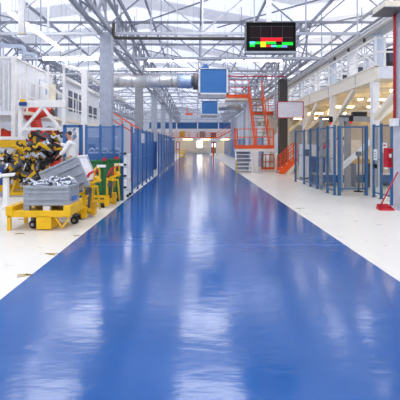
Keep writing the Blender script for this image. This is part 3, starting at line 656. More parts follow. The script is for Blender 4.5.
# machinery silhouettes behind the left fence
def cabinet(x0, x1, Y, d, h, m, label, dm='pane', name='control_cabinet'):
    r = thing(name, label, 'cabinet', ((x0+x1)/2, Y, 0))
    MB().span((x0, Y, .08), (x1, Y+d, h)).build('body', m, r, .015); MB().span((x0+.03, Y+.03, 0), (x1-.03, Y+d-.03, .08)).build('plinth', 'darkgrey', r)
    xm = (x0+x1)/2
    for a, b in ((x0+.03, xm-.01), (xm+.01, x1-.03)):
        dd = MB().span((a, Y-.02, .12), (b, Y, h-.05)).build('door', m, r, .006); MB().span((b-.06, Y-.04, h*.5), (b-.04, Y-.02, h*.5+.14)).build('handle', 'black', dd)
    MB().span((x0+.1, Y-.028, h*.68), (xm-.06, Y-.02, h*.86)).build('display', dm, r)
cabinet(-4.6, -3.6, 16.5, .6, 2.0, 'grey', 'grey control cabinet behind the blue bench and fence')
cabinet(-5.0, -3.8, 19.5, .7, 2.1, 'offwhite', 'white control cabinet behind the left fence, beyond the grey one')
cabinet(-4.4, -2.7, 27., .8, 1.9, 'deepblue', 'blue machine cabinet behind the farther left fence')
# orange hand rail on left
Yo = 18.5
r = thing('stair_rail', 'orange stair handrail slanting down behind the left column', 'handrail', (X(127, Yo), Yo, 0))
MB().bar((X(112, Yo), Yo, Z(112, Yo)), (X(140, Yo), Yo, Z(129.5, Yo)), .06).build('top_rail', 'orange', r); MB().bar((X(112, Yo), Yo, Z(119.5, Yo)), (X(134, Yo), Yo, Z(133, Yo)), .05).build('mid_rail', 'orange', r)
for px in (113, 122, 131): MB().bar((X(px, Yo), Yo, 0), (X(px, Yo), Yo, Z(112+(px-112)*.63, Yo)), .05).build('post', 'orange', r)
# end of left fence: red framed sign and yellow guard
Ye = 37.5
r = thing('red_framed_sign', 'red framed white sign at the far end of the left fence', 'sign', (X(178, Ye), Ye, 0))
x0, x1, z0, z1 = X(176, Ye), X(179.5, Ye), Z(150, Ye), Z(141.5, Ye)
MB().span((x0+.03, Ye-.01, z0+.06), (x1-.03, Ye+.01, z1-.06)).build('panel', 'paper', r); f = MB(); f.span((x0-.02, Ye-.02, z0), (x0+.06, Ye+.02, z1)); f.span((x1-.06, Ye-.02, z0), (x1+.02, Ye+.02, z1)); f.span((x0, Ye-.02, z0), (x1, Ye+.02, z0+.07)); f.span((x0, Ye-.02, z1-.07), (x1, Ye+.02, z1)); f.build('frame', 'red', r)
for x in (x0+.02, x1-.02): MB().bar((x, Ye, 0), (x, Ye, z0+.02), .05).build('leg', 'red', r)
Ye = 47; xx = X(182.2, Ye)
r = thing('yellow_guard', 'round yellow guard barrier at the far left end of the aisle', 'barrier', (xx, Ye, 0))
for k in range(3): MB().path([(xx+.33*math.cos(a), Ye+.33*math.sin(a), .25+k*.4) for a in [i*PI/8 for i in range(16)]], .06, 8, True).build('hoop', 'yellow', r, 0, True)
for k in range(4): a = k*PI/2+.4; MB().tube((xx+.33*math.cos(a), Ye+.33*math.sin(a), 0), (xx+.33*math.cos(a), Ye+.33*math.sin(a), 1.1), .05, 8).build('post', 'yellow', r, 0, True)
# blue door frame behind the worker
Yf = 13.9
r = thing('blue_doorway', 'blue door frame standing behind the worker in white', 'frame', (X(72, Yf), Yf, 0))
for px in (64.8, 81): MB().span((X(px, Yf)-.05, Yf-.05, 0), (X(px, Yf)+.05, Yf+.05, Z(125, Yf))).build('post', 'blue', r)
MB().span((X(64.8, Yf), Yf-.05, Z(127.5, Yf)), (X(81, Yf), Yf+.05, Z(125, Yf))).build('lintel', 'blue', r); MB().span((X(77, Yf), Yf-.03, 0), (X(79, Yf), Yf+.02, Z(127, Yf))).build('light_strip', 'white', r)
MB().span((X(77.5, Yf), Yf-.09, Z(157, Yf)), (X(81, Yf), Yf-.04, Z(153.5, Yf))).build('red_button', 'red', r)

# ------------------------------------------------------------------ worker
def skin(name, verts, edges, rad, m, parent, sub=2):
    off = wloc(parent)
    me = bpy.data.meshes.new(name); me.from_pydata([Vector(v) - off for v in verts], edges, [])
    o = bpy.data.objects.new(name, me); COL.objects.link(o)
    s = o.modifiers.new('skin', 'SKIN'); s.use_smooth_shade = True
    for i, v in enumerate(me.skin_vertices[0].data):
        rr = rad[i]; v.radius = (rr, rr) if not isinstance(rr, tuple) else rr; v.use_root = i == 0
    ss = o.modifiers.new('sub', 'SUBSURF'); ss.levels = sub; ss.render_levels = sub
    dg = bpy.context.evaluated_depsgraph_get(); dg.update()
    nm = bpy.data.meshes.new_from_object(o.evaluated_get(dg)); nm.name = name
    bpy.data.objects.remove(o); nm.materials.clear(); nm.materials.append(M[m])
    for p in nm.polygons: p.use_smooth = True
    q = bpy.data.objects.new(name, nm); COL.objects.link(q); q.parent = parent
    return q
Yq = 13.1; bx = X(72.5, Yq); st = .37
q = thing('work_platform', 'low grey work platform below the worker in white', 'platform', (bx, Yq, 0))
MB().span((bx-.5, Yq-.35, st-.04), (bx+.4, Yq+.4, st)).build('tread', 'grey', q)
for sx in (-.45, .35):
    for sy in (-.3, .35): MB().span((bx+sx-.03, Yq+sy-.03, 0), (bx+sx+.03, Yq+sy+.03, st-.04)).build('leg', 'darkgrey', q)
r = thing('person', 'person in white work jacket leaning and reaching toward the yellow tooling', 'person', (bx, Yq, st))
def P(x, y, z): return (bx + x, Yq + y, st + z)
V = [P(0, 0, .92), P(-.01, 0, 1.05), P(-.03, 0, 1.22), P(-.06, 0, 1.38), P(-.08, 0, 1.47), P(-.11, 0, 1.54), P(-.13, 0, 1.62), P(-.13, 0, 1.72)]
R_ = [(.17, .12), (.15, .11), (.16, .12), (.14, .1), (.06, .06), (.06, .06), (.095, .08), (.07, .065)]
E = [(i, i+1) for i in range(7)]
for s in (-1, 1):
    b = len(V); V += [P(0, s*.1, .86), P(-.03 + .02*s, s*.11, .48), P(.03+.02*s, s*.11, .09), P(-.12+.02*s, s*.12, .04)]; R_ += [.09, .06, .042, .035]; E += [(0, b), (b, b+1), (b+1, b+2), (b+2, b+3)]
hands = []
for s in (-1, 1):
    b = len(V)
    sh = (-.06, s*.2, 1.37); el = (-.28, s*.24, 1.28) if s > 0 else (-.18, s*.25, 1.12); wr = (-.5, s*.18, 1.36) if s > 0 else (-.36, s*.22, .98)
    V += [P(*sh), P(*el), P(*wr)]; R_ += [.06, .045, .03]; E += [(3, b), (b, b+1), (b+1, b+2)]
    d = (Vector(wr)-Vector(el)).normalized(); pal = Vector(wr)+d*.07; V.append(P(*pal)); R_.append((.04, .022)); E.append((b+2, b+3))
    for k in range(4):
        y = (k-1.5)*.02; L = [.065, .08, .085, .07][k]; f1 = pal + d*(L*.5+.02) + Vector((0, y, 0)); f2 = pal + d*(L+.02) + Vector((0, y, -.025)); i = len(V)
        V += [P(*f1), P(*f2)]; R_ += [.009, .008]; E += [(b+3, i), (i, i+1)]
    i = len(V); t1 = Vector(wr)+d*.03+Vector((0, -s*.04, -.01)); t2 = t1+d*.045+Vector((0, -s*.012, -.01)); V += [P(*t1), P(*t2)]; R_ += [.011, .009]; E += [(b+2, i), (i, i+1)]
body = skin('body', V, E, R_, 'skin', r)
hd = Vector(P(-.135, 0, 1.66))
m = MB(); m.prism([hd+Vector((-.1, -.015, .0)), hd+Vector((-.13, 0, -.035)), hd+Vector((-.1, .015, 0)), hd+Vector((-.1, 0, .03))], (.03, 0, 0)); m.build('nose', 'skin', r)
m = MB()
for s in (-1, 1): m.ball(hd+Vector((-.09, s*.035, .01)), (.008, .013, .009), 8, 5)
m.each('eye', 'black', r); m = MB(); m.ball(hd+Vector((-.088, 0, -.065)), (.008, .025, .007), 8, 5); m.build('mouth', 'red', r); m = MB()
for s in (-1, 1): m.ball(hd+Vector((.005, s*.085, -.01)), (.02, .012, .032), 8, 6)
m.each('ear', 'skin', r)
MB().ball(hd+Vector((.04, 0, .035)), (.075, .084, .08), 14, 10).build('hair', 'hair', r, 0, True)
jv = [P(0, 0, .84), P(0, 0, .98), P(-.02, 0, 1.2), P(-.055, 0, 1.38), P(-.075, 0, 1.45)]; jr = [(.22, .18), (.21, .17), (.22, .18), (.2, .16), (.08, .08)]; je = [(0,1),(1,2),(2,3),(3,4)]
for s in (-1, 1):
    b = len(jv); sh = (-.06, s*.2, 1.37); el = (-.28, s*.24, 1.28) if s > 0 else (-.18, s*.25, 1.12); wr = (-.47, s*.185, 1.35) if s > 0 else (-.34, s*.22, 1.0)
    jv += [P(*sh), P(*el), P(*wr)]; jr += [.105, .08, .06]; je += [(3, b), (b, b+1), (b+1, b+2)]
skin('jacket', jv, je, jr, 'cloth', r)
tv = [P(0, 0, .93)]; tr = [(.19, .135)]; te = []
for s in (-1, 1):
    b = len(tv); tv += [P(0, s*.1, .84), P(-.03+.02*s, s*.11, .48), P(.03+.02*s, s*.11, .1)]; tr += [.11, .082, .068]; te += [(0, b), (b, b+1), (b+1, b+2)]
skin('trousers', tv, te, tr, 'trouser', r)
m = MB()
for s in (-1, 1): m.ball(P(-.05+.02*s, s*.115, .045), (.14, .05, .045), 10, 6)
m.each('shoe', 'black', r, 0, True)

# ------------------------------------------------------------------ orange stair platform, right
Yo = 24.7; x0, x1 = X(236.5, Yo), X(274, Yo); zt = Z(147, Yo); zb = Z(151.5, Yo); dep = 1.5; zr = Z(129, Yo)
r = thing('stair_platform', 'orange railed platform on a white column beside the aisle', 'platform', ((x0+x1)/2, Yo, 0))
MB().span((x0, Yo+.02, zb), (x1, Yo+dep, zt-.02)).build('slab', 'white', r, .01)
MB().span((x0, Yo-.02, zt-.1), (x1, Yo+.02, zt+.12)).build('toe_board', 'orange', r); MB().span((x0-.02, Yo, zt-.1), (x0+.02, Yo+dep, zt+.12)).build('toe_board', 'orange', r)
MB().span((X(252, Yo), Yo+.02, 0), (X(258.5, Yo), Yo+.4, zb)).build('column', 'white', r, .02)
for px in (237.3, 254, 256.5, 268, 273.3): MB().bar((X(px, Yo), Yo, zt), (X(px, Yo), Yo, zr if px != 256.5 else zr+.0), .06).build('railing_post', 'orange', r)
for zz in (zr, (zr*.5+zt*.5)+.05): MB().bar((x0, Yo, zz), (x1, Yo, zz), .05).build('rail', 'orange', r)
for yy in (Yo+.7, Yo+dep): MB().bar((x0, yy, zt), (x0, yy, zr), .06).build('railing_post', 'orange', r)
MB().bar((x0, Yo, zr), (x0, Yo+dep, zr), .05).build('rail', 'orange', r)
r = thing('white_stair', 'short white stair with grey treads under the orange platform edge', 'stair', (X(244, 24.3), 24.3, 0))
sx0, sx1 = X(236, Yo-.3), X(251.5, Yo-.3)
for x in (sx0, sx1): MB().prism([(x-.03, Yo-.75, 0), (x-.03, Yo-.58, 0), (x-.03, Yo-.01, zb-.05), (x-.03, Yo-.01, zb+.1), (x-.03, Yo-.06, zb+.1)], (.06, 0, 0)).build('stringer', 'white', r)
for k in range(5):
    t = (k+.6)/5.4; MB().span((sx0+.03, Yo-.72+.62*t, t*zb-.02), (sx1-.03, Yo-.5+.62*t if k < 4 else Yo-.02, t*zb+.03)).build('tread', 'offwhite', r)
MB().prism([(sx0-.05, Yo-.8, 0), (sx0+.0, Yo-.8, 0), (sx0+.0, Yo-.8, .75), (sx0-.05, Yo-.8, .75)], (0, .06, 0)).build('yellow_post', 'yellow', r)
MB().span((sx0+.05, Yo+.55, 0), (sx1-.05, Yo+.6, zb-.02)).build('back_panel', 'grey', r)
# long orange stair to the upper level
ya, yb = Yo+.9, 29.; zA, zB = zt, Z(96, 29.)
r = thing('orange_stair', 'steep orange stair climbing from the railed platform to the upper walkway', 'stair', (X(262, ya), ya, zt))
xs = (X(255.5, ya), X(270, ya))
for x in xs:
    MB().prism([(x-.03, ya, zA), (x-.03, ya+.3, zA), (x-.03, yb, zB-.25), (x-.03, yb, zB+.05), (x-.03, yb-.2, zB+.05)], (.06, 0, 0)).build('stringer', 'orange', r)
    MB().bar((x, ya+.1, zA+1.0), (x, yb, zB+1.1), .055).build('handrail', 'orange', r)
    for k in range(5): t = k/4; MB().bar((x, ya+.1+(yb-ya-.1)*t, zA+(zB-zA)*t), (x, ya+.1+(yb-ya-.1)*t, zA+1.0+(zB-zA+.1)*t), .045).build('railing_post', 'orange', r)
for k in range(14): t = (k+.7)/14.5; MB().box((sum(xs)/2, ya+.1+(yb-ya)*t, zA+(zB-zA)*t), (xs[1]-xs[0]-.06, .24, .035)).build('tread', 'grey', r)
# upper walkway
r = thing('upper_walkway', 'orange edged upper walkway left of the steep stair head', 'walkway', (3, 29.1, zB))
x0, x1 = X(226, 29.1), X(266, 29.1)
MB().span((x0, 29.05, zB-.3), (x1, 30.6, zB-.12)).build('deck', 'cream', r); MB().span((x0, 29.0, zB-.12), (X(249.5, 29), 29.05, zB+.12)).build('toe_board', 'orange', r)
for px in (227, 235, 243, 249): MB().bar((X(px, 29), 29.02, zB), (X(px, 29), 29.02, zB+1.15), .05).build('railing_post', 'red', r)
for zz in (.6, 1.15): MB().bar((x0, 29.02, zB+zz), (X(249.5, 29), 29.02, zB+zz), .045).build('rail', 'red', r)
for px in (247,): MB().bar((X(px, 29.8), 29.8, 0), (X(px, 29.8), 29.8, zB-.3), .22).build('support_post', 'offwhite', r)
for px in (229, 262): MB().bar((X(px, 30.4), 30.4, zB-.2), (X(px, 30.4), 30.4, 7.5), .1).build('hanger', 'grey', r)
r = thing('side_landing', 'orange railed side landing right of the steep stair', 'walkway', (5, 27.6, 0))
Ys2 = 27.6; zl_ = Z(109.5, Ys2); x0, x1 = X(271.5, Ys2)-.0, X(283, Ys2)
x0 = X(272, Ys2); xw = X(252.5, 29.6)
MB().span((xw, 30.7, zl_-.2), (x1, 31.5, zl_-.05)).build('deck', 'cream', r); MB().span((xw, 30.62, zl_-.14), (x1, 30.68, zl_+.12)).build('toe_board', 'orange', r)
for k in range(5): x = xw+(x1-xw)*k/4; MB().bar((x, 30.65, zl_), (x, 30.65, zl_+1.1), .05).build('railing_post', 'orange', r)
for zz in (.55, 1.1): MB().bar((xw, 30.65, zl_+zz), (x1, 30.65, zl_+zz), .045).build('rail', 'orange', r)
for x in (xw+.2, x1-.2): MB().bar((x, 31.1, 0), (x, 31.1, zl_-.2), .16).build('support_post', 'cream', r)
# low orange barrier behind the platform column
Yc = 26.6
r = thing('orange_barrier', 'low orange barrier cage behind the white platform column', 'barrier', (X(267, Yc), Yc, 0))
x0, x1 = X(261.5, Yc), X(274, Yc)
for k in range(4): x = x0+(x1-x0)*k/3; MB().bar((x, Yc, 0), (x, Yc, Z(154.5, Yc)), .06).build('post', 'orange', r)
for z in (.12, .55, Z(154.5, Yc)): MB().bar((x0, Yc, z), (x1, Yc, z), .06 if z > .2 else .14).build('rail', 'orange', r)
# small stair to the right
Yq2 = 23.0; xA, xB = X(279.5, Yq2), X(297.5, Yq2); zT = Z(159, Yq2)
r = thing('orange_steps', 'short orange sided steps with handrail at the right fence end', 'stair', (xA, Yq2, 0))
for yy in (Yq2, Yq2+.8):
    MB().prism([(xA, yy, .02), (xA, yy, .24), (xB-.05, yy, zT+.12), (xB, yy, zT+.12), (xB, yy, zT-.12), (xA+.3, yy, .02)], (0, .05, 0)).build('stringer', 'orange', r)
    for zo, nm in ((.95, 'handrail'), (.5, 'mid_rail')): MB().bar((xA+.06, yy+.02, .2+zo*.8), (xB-.05, yy+.02, zT+zo), .05).build(nm, 'orange', r)
    for t in (.05, .5, .97): MB().bar((xA+(xB-xA)*t, yy+.02, .2+zT*t*.9), (xA+(xB-xA)*t, yy+.02, .2+zT*t*.9+.85), .05).build('railing_post', 'orange', r)
for k in range(4): t = (k+.5)/4; MB().span((xA+(xB-xA)*(t-.1), Yq2+.05, zT*t), (xA+(xB-xA)*(t+.14), Yq2+.8, zT*t+.04)).build('tread', 'white', r)
MB().prism([(xA+.35, Yq2+.06, 0), (xB, Yq2+.06, zT-.14), (xB, Yq2+.06, zT-.3), (xA+.6, Yq2+.06, 0)], (0, .05, 0)).build('lower_edge', 'white', r); MB().span((xB-.05, Yq2+.2, 0), (xB, Yq2+.6, zT-.1)).build('back_support', 'blue', r)

# ------------------------------------------------------------------ right mezzanine
XM = 5.9; zA, zB = 3.82, 4.29; y0, y1 = 13.2, 50
r = thing('white_mezzanine', 'long white steel mezzanine deck with railing above the right cell', 'mezzanine', (XM, y0, 0))
MB().span((XM, y0, zA), (XM+.12, y1, zB)).build('edge_beam', 'cream', r); MB().span((XM+.12, y0, zA+.06), (XM+5.5, y0+.12, zB)).build('end_beam', 'offwhite', r)
MB().span((XM+.12, y0+.12, zB-.12), (XM+5.5, y1, zB-.02)).build('deck', 'cream', r)
m = MB(); yy = y0+.8
while yy < y1: m.span((XM+.12, yy, zA+.1), (XM+5.5, yy+.12, zB-.12)); yy += 1.5
m.build('joist', 'cream', r)
m = MB(); yy = y0+1.6
while yy < y1: m.span((XM-.012, yy, zA), (XM, yy+.03, zB)); yy += 3
m.each('splice_joint', 'grey', r)
m = MB(); m.span((XM-.03, y0, zA-.02), (XM+.2, y1, zA+.02)); m.span((XM-.03, y0, zB-.03), (XM+.14, y1, zB+.02)); m.build('flange', 'cream', r)
for i, Y in enumerate((13.4, 17.5, 22, 26.5, 31, 36)):
    MB().span((XM-.02, Y-.11, .02), (XM+.2, Y+.11, zA)).build('leg', 'white', r)
    MB().bar((XM+.09, Y, 2.55), (XM+.09, Y-2.4, zA-.05), .16).build('brace', 'cream', r)
    MB().bar((XM+.15, Y, 2.5), (XM+1.7, Y, zA+.0), .15).build('brace', 'cream', r)
    MB().span((XM+5.2, Y-.11, .02), (XM+5.42, Y+.11, zA+.06)).build('leg', 'cream', r)
yy = y0+.05; k = 0
while yy < y1:
    MB().bar((XM+.05, yy, zB), (XM+.05, yy, zB+.95), .06).build('railing_post', 'white', r)
    if k % 2 == 0 and yy < 34: MB().bar((XM+.05, yy, zB+.05), (XM+.05, yy+1.5, zB+.92), .045).build('railing_brace', 'white', r)
    yy += 1.55; k += 1
for z in (.48, .95): MB().bar((XM+.05, y0, zB+z), (XM+.05, y1, zB+z), .05).build('rail', 'white', r)
for z in (.48, .95): MB().bar((XM+.05, y0+.05, zB+z), (XM+3, y0+.05, zB+z), .05).build('end_rail', 'white', r)
for x in (XM+.35, XM+1.6): MB().bar((x, y0+.05, zB), (x, y0+.05, zB+.95), .06).build('railing_post', 'white', r)
# crane beam on posts
r = thing('crane_beam', 'thick pale longitudinal beam running above the right mezzanine', 'beam', (6.4, 12, 5.5))
MB().span((6.2, 11.3, 5.55), (6.45, 52, 5.92)).build('web', 'cream', r); m = MB(); m.span((6.12, 11.3, 5.9), (6.53, 52, 5.96)); m.span((6.12, 11.3, 5.5), (6.53, 52, 5.56)); m.build('flange', 'grey', r)
m = MB(); m.path([(6.1, 11.3, 5.78), (6.1, 52, 5.78)], .05, 8); m.path([(6.08, 11.3, 5.66), (6.08, 52, 5.66)], .035, 8); m.build('cable_pipe', 'white', r, 0, True)
for i, Y in enumerate((13.9, 16.3, 18.5, 21, 24, 27.5, 31.5, 36, 41)):
    MB().span((6.2, Y-.12, zB-.02), (6.46, Y+.12, 5.5)).build('post', 'pipeblue' if i % 2 == 0 else 'offwhite', r)
m = MB()
for Y in (14.5, 16, 17.6): m.ball((6.1, Y, 5.48), (.06, .06, .09), 8, 6)
m.each('junction', 'dark', r)
# dark cabinets on the deck
def monitor(x, Y, w_, h, label, z):
    r = thing('control_console', label, 'console', (x, Y, z)); MB().box((x, Y, z+h*.6), (w_, .2, h*.8), Matrix.Rotation(-.1, 3, 'X')).build('screen_case', 'black', r, .015)
    MB().span((x-.08, Y-.05, z), (x+.08, Y+.05, z+h*.3)).build('foot', 'darkgrey', r); MB().box((x, Y-.11, z+h*.62), (w_*.8, .01, h*.5), Matrix.Rotation(-.1, 3, 'X')).build('screen', 'pane', r)
monitor(X(389.5, 13.9)+.1, 13.9, .42, .75, 'black console on the mezzanine beside the right edge column', zB-.02)
monitor(6.75, 16.6, .3, .62, 'black console on the mezzanine, second from the front', zB-.02)
monitor(6.75, 18.3, .3, .6, 'black console on the mezzanine, farthest from the front', zB-.02)
# warm lamps below the deck
k = 0
for Y in (15, 18, 21.5, 26, 31):
    for x in (7.3, 9.2):
        lamp((x, Y, 3.72), (x+1.3, Y, 3.72), 'warm tube lamp under the right mezzanine, %s %s row' % (ORD[int(k/2)], 'near column of the' if x < 8 else 'deeper column of the'), 'warm lamps under the mezzanine', 'warmtube', True, zA+.12); k += 1
# back panels below/above mezzanine
struct(MB().span((XM+5.4, 12, 0), (XM+5.55, 55, zA)).build('wall_partition', 'cream'))
# ------------------------------------------------------------------ right cell
rf = [(4.58, 18.4), (4.65, 17.2), (4.62, 16.15), (4.65, 15.3), (4.62, 14.05), (4.66, 13.45)]
fence(rf, 2.3, 'blue post and mesh safety fence along the right side of the aisle', 'meshgrey', pm='dullblue', pw=.07)
# gate frame
Yt = 13.35; xa, xb = 4.78, 5.68
r = thing('cell_gate', 'open framed blue gate panel facing the camera in the right cell', 'gate', (5.2, Yt, 0))
for x in (xa, xb): MB().span((x-.045, Yt-.045, 0), (x+.045, Yt+.045, 2.32)).build('post', 'dullblue', r)
MB().span((xb-.13, Yt-.02, .2), (xb-.1, Yt+.02, 2.28)).build('side_strip', 'dullblue', r)
for z in (.22, 2.28): MB().bar((xa, Yt, z), (xb, Yt, z), .05).build('rail', 'dullblue', r)
MB().span((xa+.05, Yt-.005, .24), (xb-.14, Yt+.005, 2.26)).build('clear_infill', 'clear', r)
fence([(5.76, 12.95), (5.79, 12.5), (5.83, 11.9)], 2.3, 'short blue fence with switch box beside the right edge column', 'meshgrey', pm='dullblue', pw=.07)
r = thing('lock_strip', 'grey interlock strip with white plates on the short blue fence', 'switch', (5.74, 12.7, .3))
MB().span((5.72, 12.62, .35), (5.75, 12.8, 2.25)).build('strip', 'grey', r); MB().span((5.69, 12.6, 1.2), (5.72, 12.82, 1.55)).build('plate', 'paper', r); MB().tube((5.66, 12.7, 1.02), (5.72, 12.7, 1.02), .07, 12).build('knob', 'black', r)
m = MB()
for k in range(3): m.span((5.685, 12.65, 1.28+k*.08), (5.69, 12.77, 1.3+k*.08))
m.build('print', 'darkgrey', r)
r = thing('paper_notice', 'white notice with coloured print beside the red cabinet', 'notice', (5.76, 12.2, 1.4)); MB().span((5.74, 12.05, 1.45), (5.755, 12.3, 1.75)).build('sheet', 'paper', r); MB().span((5.737, 12.1, 1.65), (5.74, 12.25, 1.7)).build('print', 'red', r); MB().span((5.737, 12.1, 1.52), (5.74, 12.22, 1.56)).build('print', 'green', r)
r = thing('paper_notice', 'lower plain white notice beside the red cabinet', 'notice', (5.76, 12.2, .9)); MB().span((5.755, 12.02, .95), (5.77, 12.22, 1.35)).build('sheet', 'paper', r); MB().span((5.752, 12.06, 1.2), (5.755, 12.18, 1.28)).build('print', 'grey', r)
# red cabinet on the column
Yx = 10.9; x0, x1, z0, z1 = X(387, Yx), X(394.5, Yx), Z(167.5, Yx), Z(148, Yx)
r = thing('fire_cabinet', 'red wall cabinet mounted beside the right edge column', 'cabinet', ((x0+x1)/2, Yx, z0))
MB().span((x0, Yx, z0), (x1, Yx+.22, z1)).build('body', 'red', r, .012); d_ = MB().span((x0+.01, Yx-.015, z0+.015), (x1-.01, Yx, z1-.015)).build('door', 'red', r, .006)
MB().span((x1-.06, Yx-.03, (z0+z1)/2-.06), (x1-.04, Yx-.015, (z0+z1)/2+.02)).build('handle', 'black', d_); MB().span((x0+.05, Yx-.019, z1-.26), (x0+.13, Yx-.015, z1-.16)).build('sticker', 'paper', d_)
MB().span((x1-.09, 10.72, z0+.1), (x1-.01, Yx+.02, z1-.1)).build('bracket', 'darkgrey', r)
r = thing('fence_post', 'slim blue post below the red cabinet', 'post', (5.33, 11.0, 0)); MB().span((X(391.5, 11.2)-.03, 11.17, 0), (X(391.5, 11.2)+.03, 11.23, z0+.2)).build('shaft', 'blue', r); MB().span((X(391.5, 11.2)-.07, 11.13, 0), (X(391.5, 11.2)+.07, 11.27, .012)).build('foot_plate', 'blue', r)
# red long handled dustpan
Yx = 10.45
r = thing('dustpan', 'red long handled dustpan standing before the right edge column', 'dustpan', (X(384, Yx), Yx, 0))
MB().tube((X(380.5, Yx), Yx, .1), (X(393, Yx+.2), Yx-.05, Z(172, Yx)), .018, 8).build('handle', 'red', r, 0, True)
m = MB(); xa, xb = X(377, Yx), X(391, Yx)
m.prism([(xa, Yx-.17, .0), (xb, Yx-.2, .0), (xb, Yx+.12, .02), (xa+.04, Yx+.12, .02)], (0, 0, .02)); m.prism([(xa+.03, Yx+.1, .01), (xb, Yx+.1, .01), (xb-.02, Yx+.12, .13), (xa+.06, Yx+.12, .13)], (0, .02, 0)); m.prism([(xa, Yx-.17, .01), (xa+.03, Yx+.12, .01), (xa+.05, Yx+.12, .12)], (.015, 0, 0)); m.prism([(xb, Yx-.2, .01), (xb, Yx+.12, .01), (xb, Yx+.12, .12)], (.015, 0, 0))
m.build('pan', 'red', r); MB().bar((X(380.5, Yx), Yx, .12), (X(380.5, Yx)+.02, Yx+.1, .1), .04).build('socket', 'red', r)
# portal frame and machines in the cell
Yp = 15.3; xa, xb = X(347.5, Yp), X(376, Yp)
r = thing('portal_frame', 'grey portal frame with a brown grey post inside the right cell', 'frame', (xa, Yp, 0))
MB().span((xa-.1, Yp-.1, 0), (xa+.1, Yp+.1, Z(121, Yp))).build('post', 'greybrown', r, .01); MB().span((xb-.05, Yp-.1, 0), (xb+.15, Yp+.1, Z(121, Yp))).build('post', 'grey', r, .01)
MB().span((xa-.28, Yp-.1, Z(121.5, Yp)), (xb+.15, Yp+.1, Z(116.5, Yp))).build('top_beam', 'grey', r, .01)
MB().bar((X(372, Yp), Yp-.15, Z(138, Yp)), (X(336, Yp-.4), Yp-.3, Z(173, Yp)), .16).build('diagonal_brace', 'white', r)
MB().span((X(352, Yp), Yp-.1, Z(116.5, Yp)), (X(366, Yp), Yp+.1, Z(112, Yp))).build('black_unit', 'black', r, .01)
r = thing('work_conveyor', 'low blue sided conveyor bench running through the right cell', 'conveyor', (6, 16.6, 0))
MB().span((4.95, 16.4, .42), (9.8, 17.4, .5)).build('bed', 'grey', r, .01); MB().span((4.95, 16.36, .14), (9.8, 16.4, .46)).build('side_panel', 'deepblue', r)
for x in (5.1, 6.5, 8.0, 9.6): MB().span((x-.05, 16.45, 0), (x+.05, 17.35, .42)).build('leg', 'blue', r)
MB().span((4.95, 16.33, .46), (9.8, 16.42, .54)).build('edge_trim', 'white', r)
r = thing('yellow_bench', 'yellow topped bench behind the clear gate', 'bench', (X(362, 16), 16.0, 0))
xa, xb = X(353, 15.9), X(370, 15.9); MB().span((xa, 15.75, Z(163.5, 15.9)), (xb, 16.25, Z(159, 15.9))).build('top', 'amber', r, .01)
for x in (xa+.05, xb-.05): MB().span((x-.04, 15.8, 0), (x+.04, 16.2, Z(163.5, 15.9))).build('leg', 'darkgrey', r)
xs_ = X(358.5, 14.4)
r = thing('signal_stand', 'thin black stand behind the clear gate', 'stand', (xs_, 14.4, 0)); MB().tube((xs_, 14.4, .02), (xs_, 14.4, 1.35), .035, 10).build('pole', 'black', r, 0, True); MB().path([(xs_, 14.4, 0), (xs_, 14.4, .03)], .17, 14).build('base', 'black', r); MB().span((xs_-.08, 14.34, 1.3), (xs_+.08, 14.46, 1.45)).build('head', 'darkgrey', r)
cabinet(5.2, 6.0, 19.6, .6, 1.7, 'offwhite', 'pale grey cabinet behind the mesh of the right fence'); cabinet(6.6, 7.5, 18.2, .6, 1.9, 'cream', 'cream machine cabinet deep in the right cell'); cabinet(5.0, 5.6, 17.3, .05+.4, 1.15, 'deepblue', 'low blue cabinet near the orange steps inside the fence')
robot((7.5, 20.0, .0), 2.6, 'dull red robot behind the grey mesh of the right cell', 'robotred', 1, .9)
# black portal scanners with red lamps above the fence
for x, Y, l in ((X(321, 15), 15.0, 'black topped sensor post with red lamp at the middle of the right fence'), (X(341, 14.4), 14.4, 'black topped sensor post with red lamp beside the clear gate')):
    r = thing('sensor_post', l, 'sensor post', (x, Y, 0)); z = 2.75
    MB().span((x-.05, Y-.05, 0), (x+.05, Y+.05, z)).build('post', 'grey', r); MB().span((x-.05, Y-.06, z-.08), (x+.42, Y+.06, z)).build('arm', 'darkgrey', r); MB().span((x+.3, Y-.08, z-.22), (x+.42, Y+.08, z-.02)).build('head', 'black', r, .01); MB().ball((x+.36, Y, z-.26), .045, 8, 6).build('lamp', 'lid', r)
# ------------------------------------------------------------------ far end
r = thing('far_mezzanine', 'orange railed mezzanine across the far end wall', 'mezzanine', (0, 75, 0))
zd = Z(137.5, 74); xa, xb = -9., 9.5
MB().span((xa, 74, zd-.25), (xb, YB-.05, zd)).build('deck', 'offwhite', r); MB().span((xa, 73.95, zd-.05), (xb, 74.0, zd+.1)).build('toe_board', 'orange', r)
for z in (.45, .85): MB().bar((xa, 74, zd+z), (xb, 74, zd+z), .07).build('rail', 'orange', r)
for i in range(13): x = xa+.1+i*(xb-xa-.2)/12; MB().bar((x, 74, zd), (x, 74, zd+.85), .07).build('railing_post', 'red', r)
for x in (-8, -3.6, .3, 4.2, 8.5): MB().bar((x, 74.3, zd), (x, 74.3, ZB), .22).build('column', 'offwhite', r)
MB().span((xa, 77.2, zd+1.75), (xb, 77.3, zd+2.95)).build('blue_wall', 'blue', r); MB().span((xa, 77.2, zd), (xb, 77.3, zd+1.75)).build('lower_wall', 'beige', r)
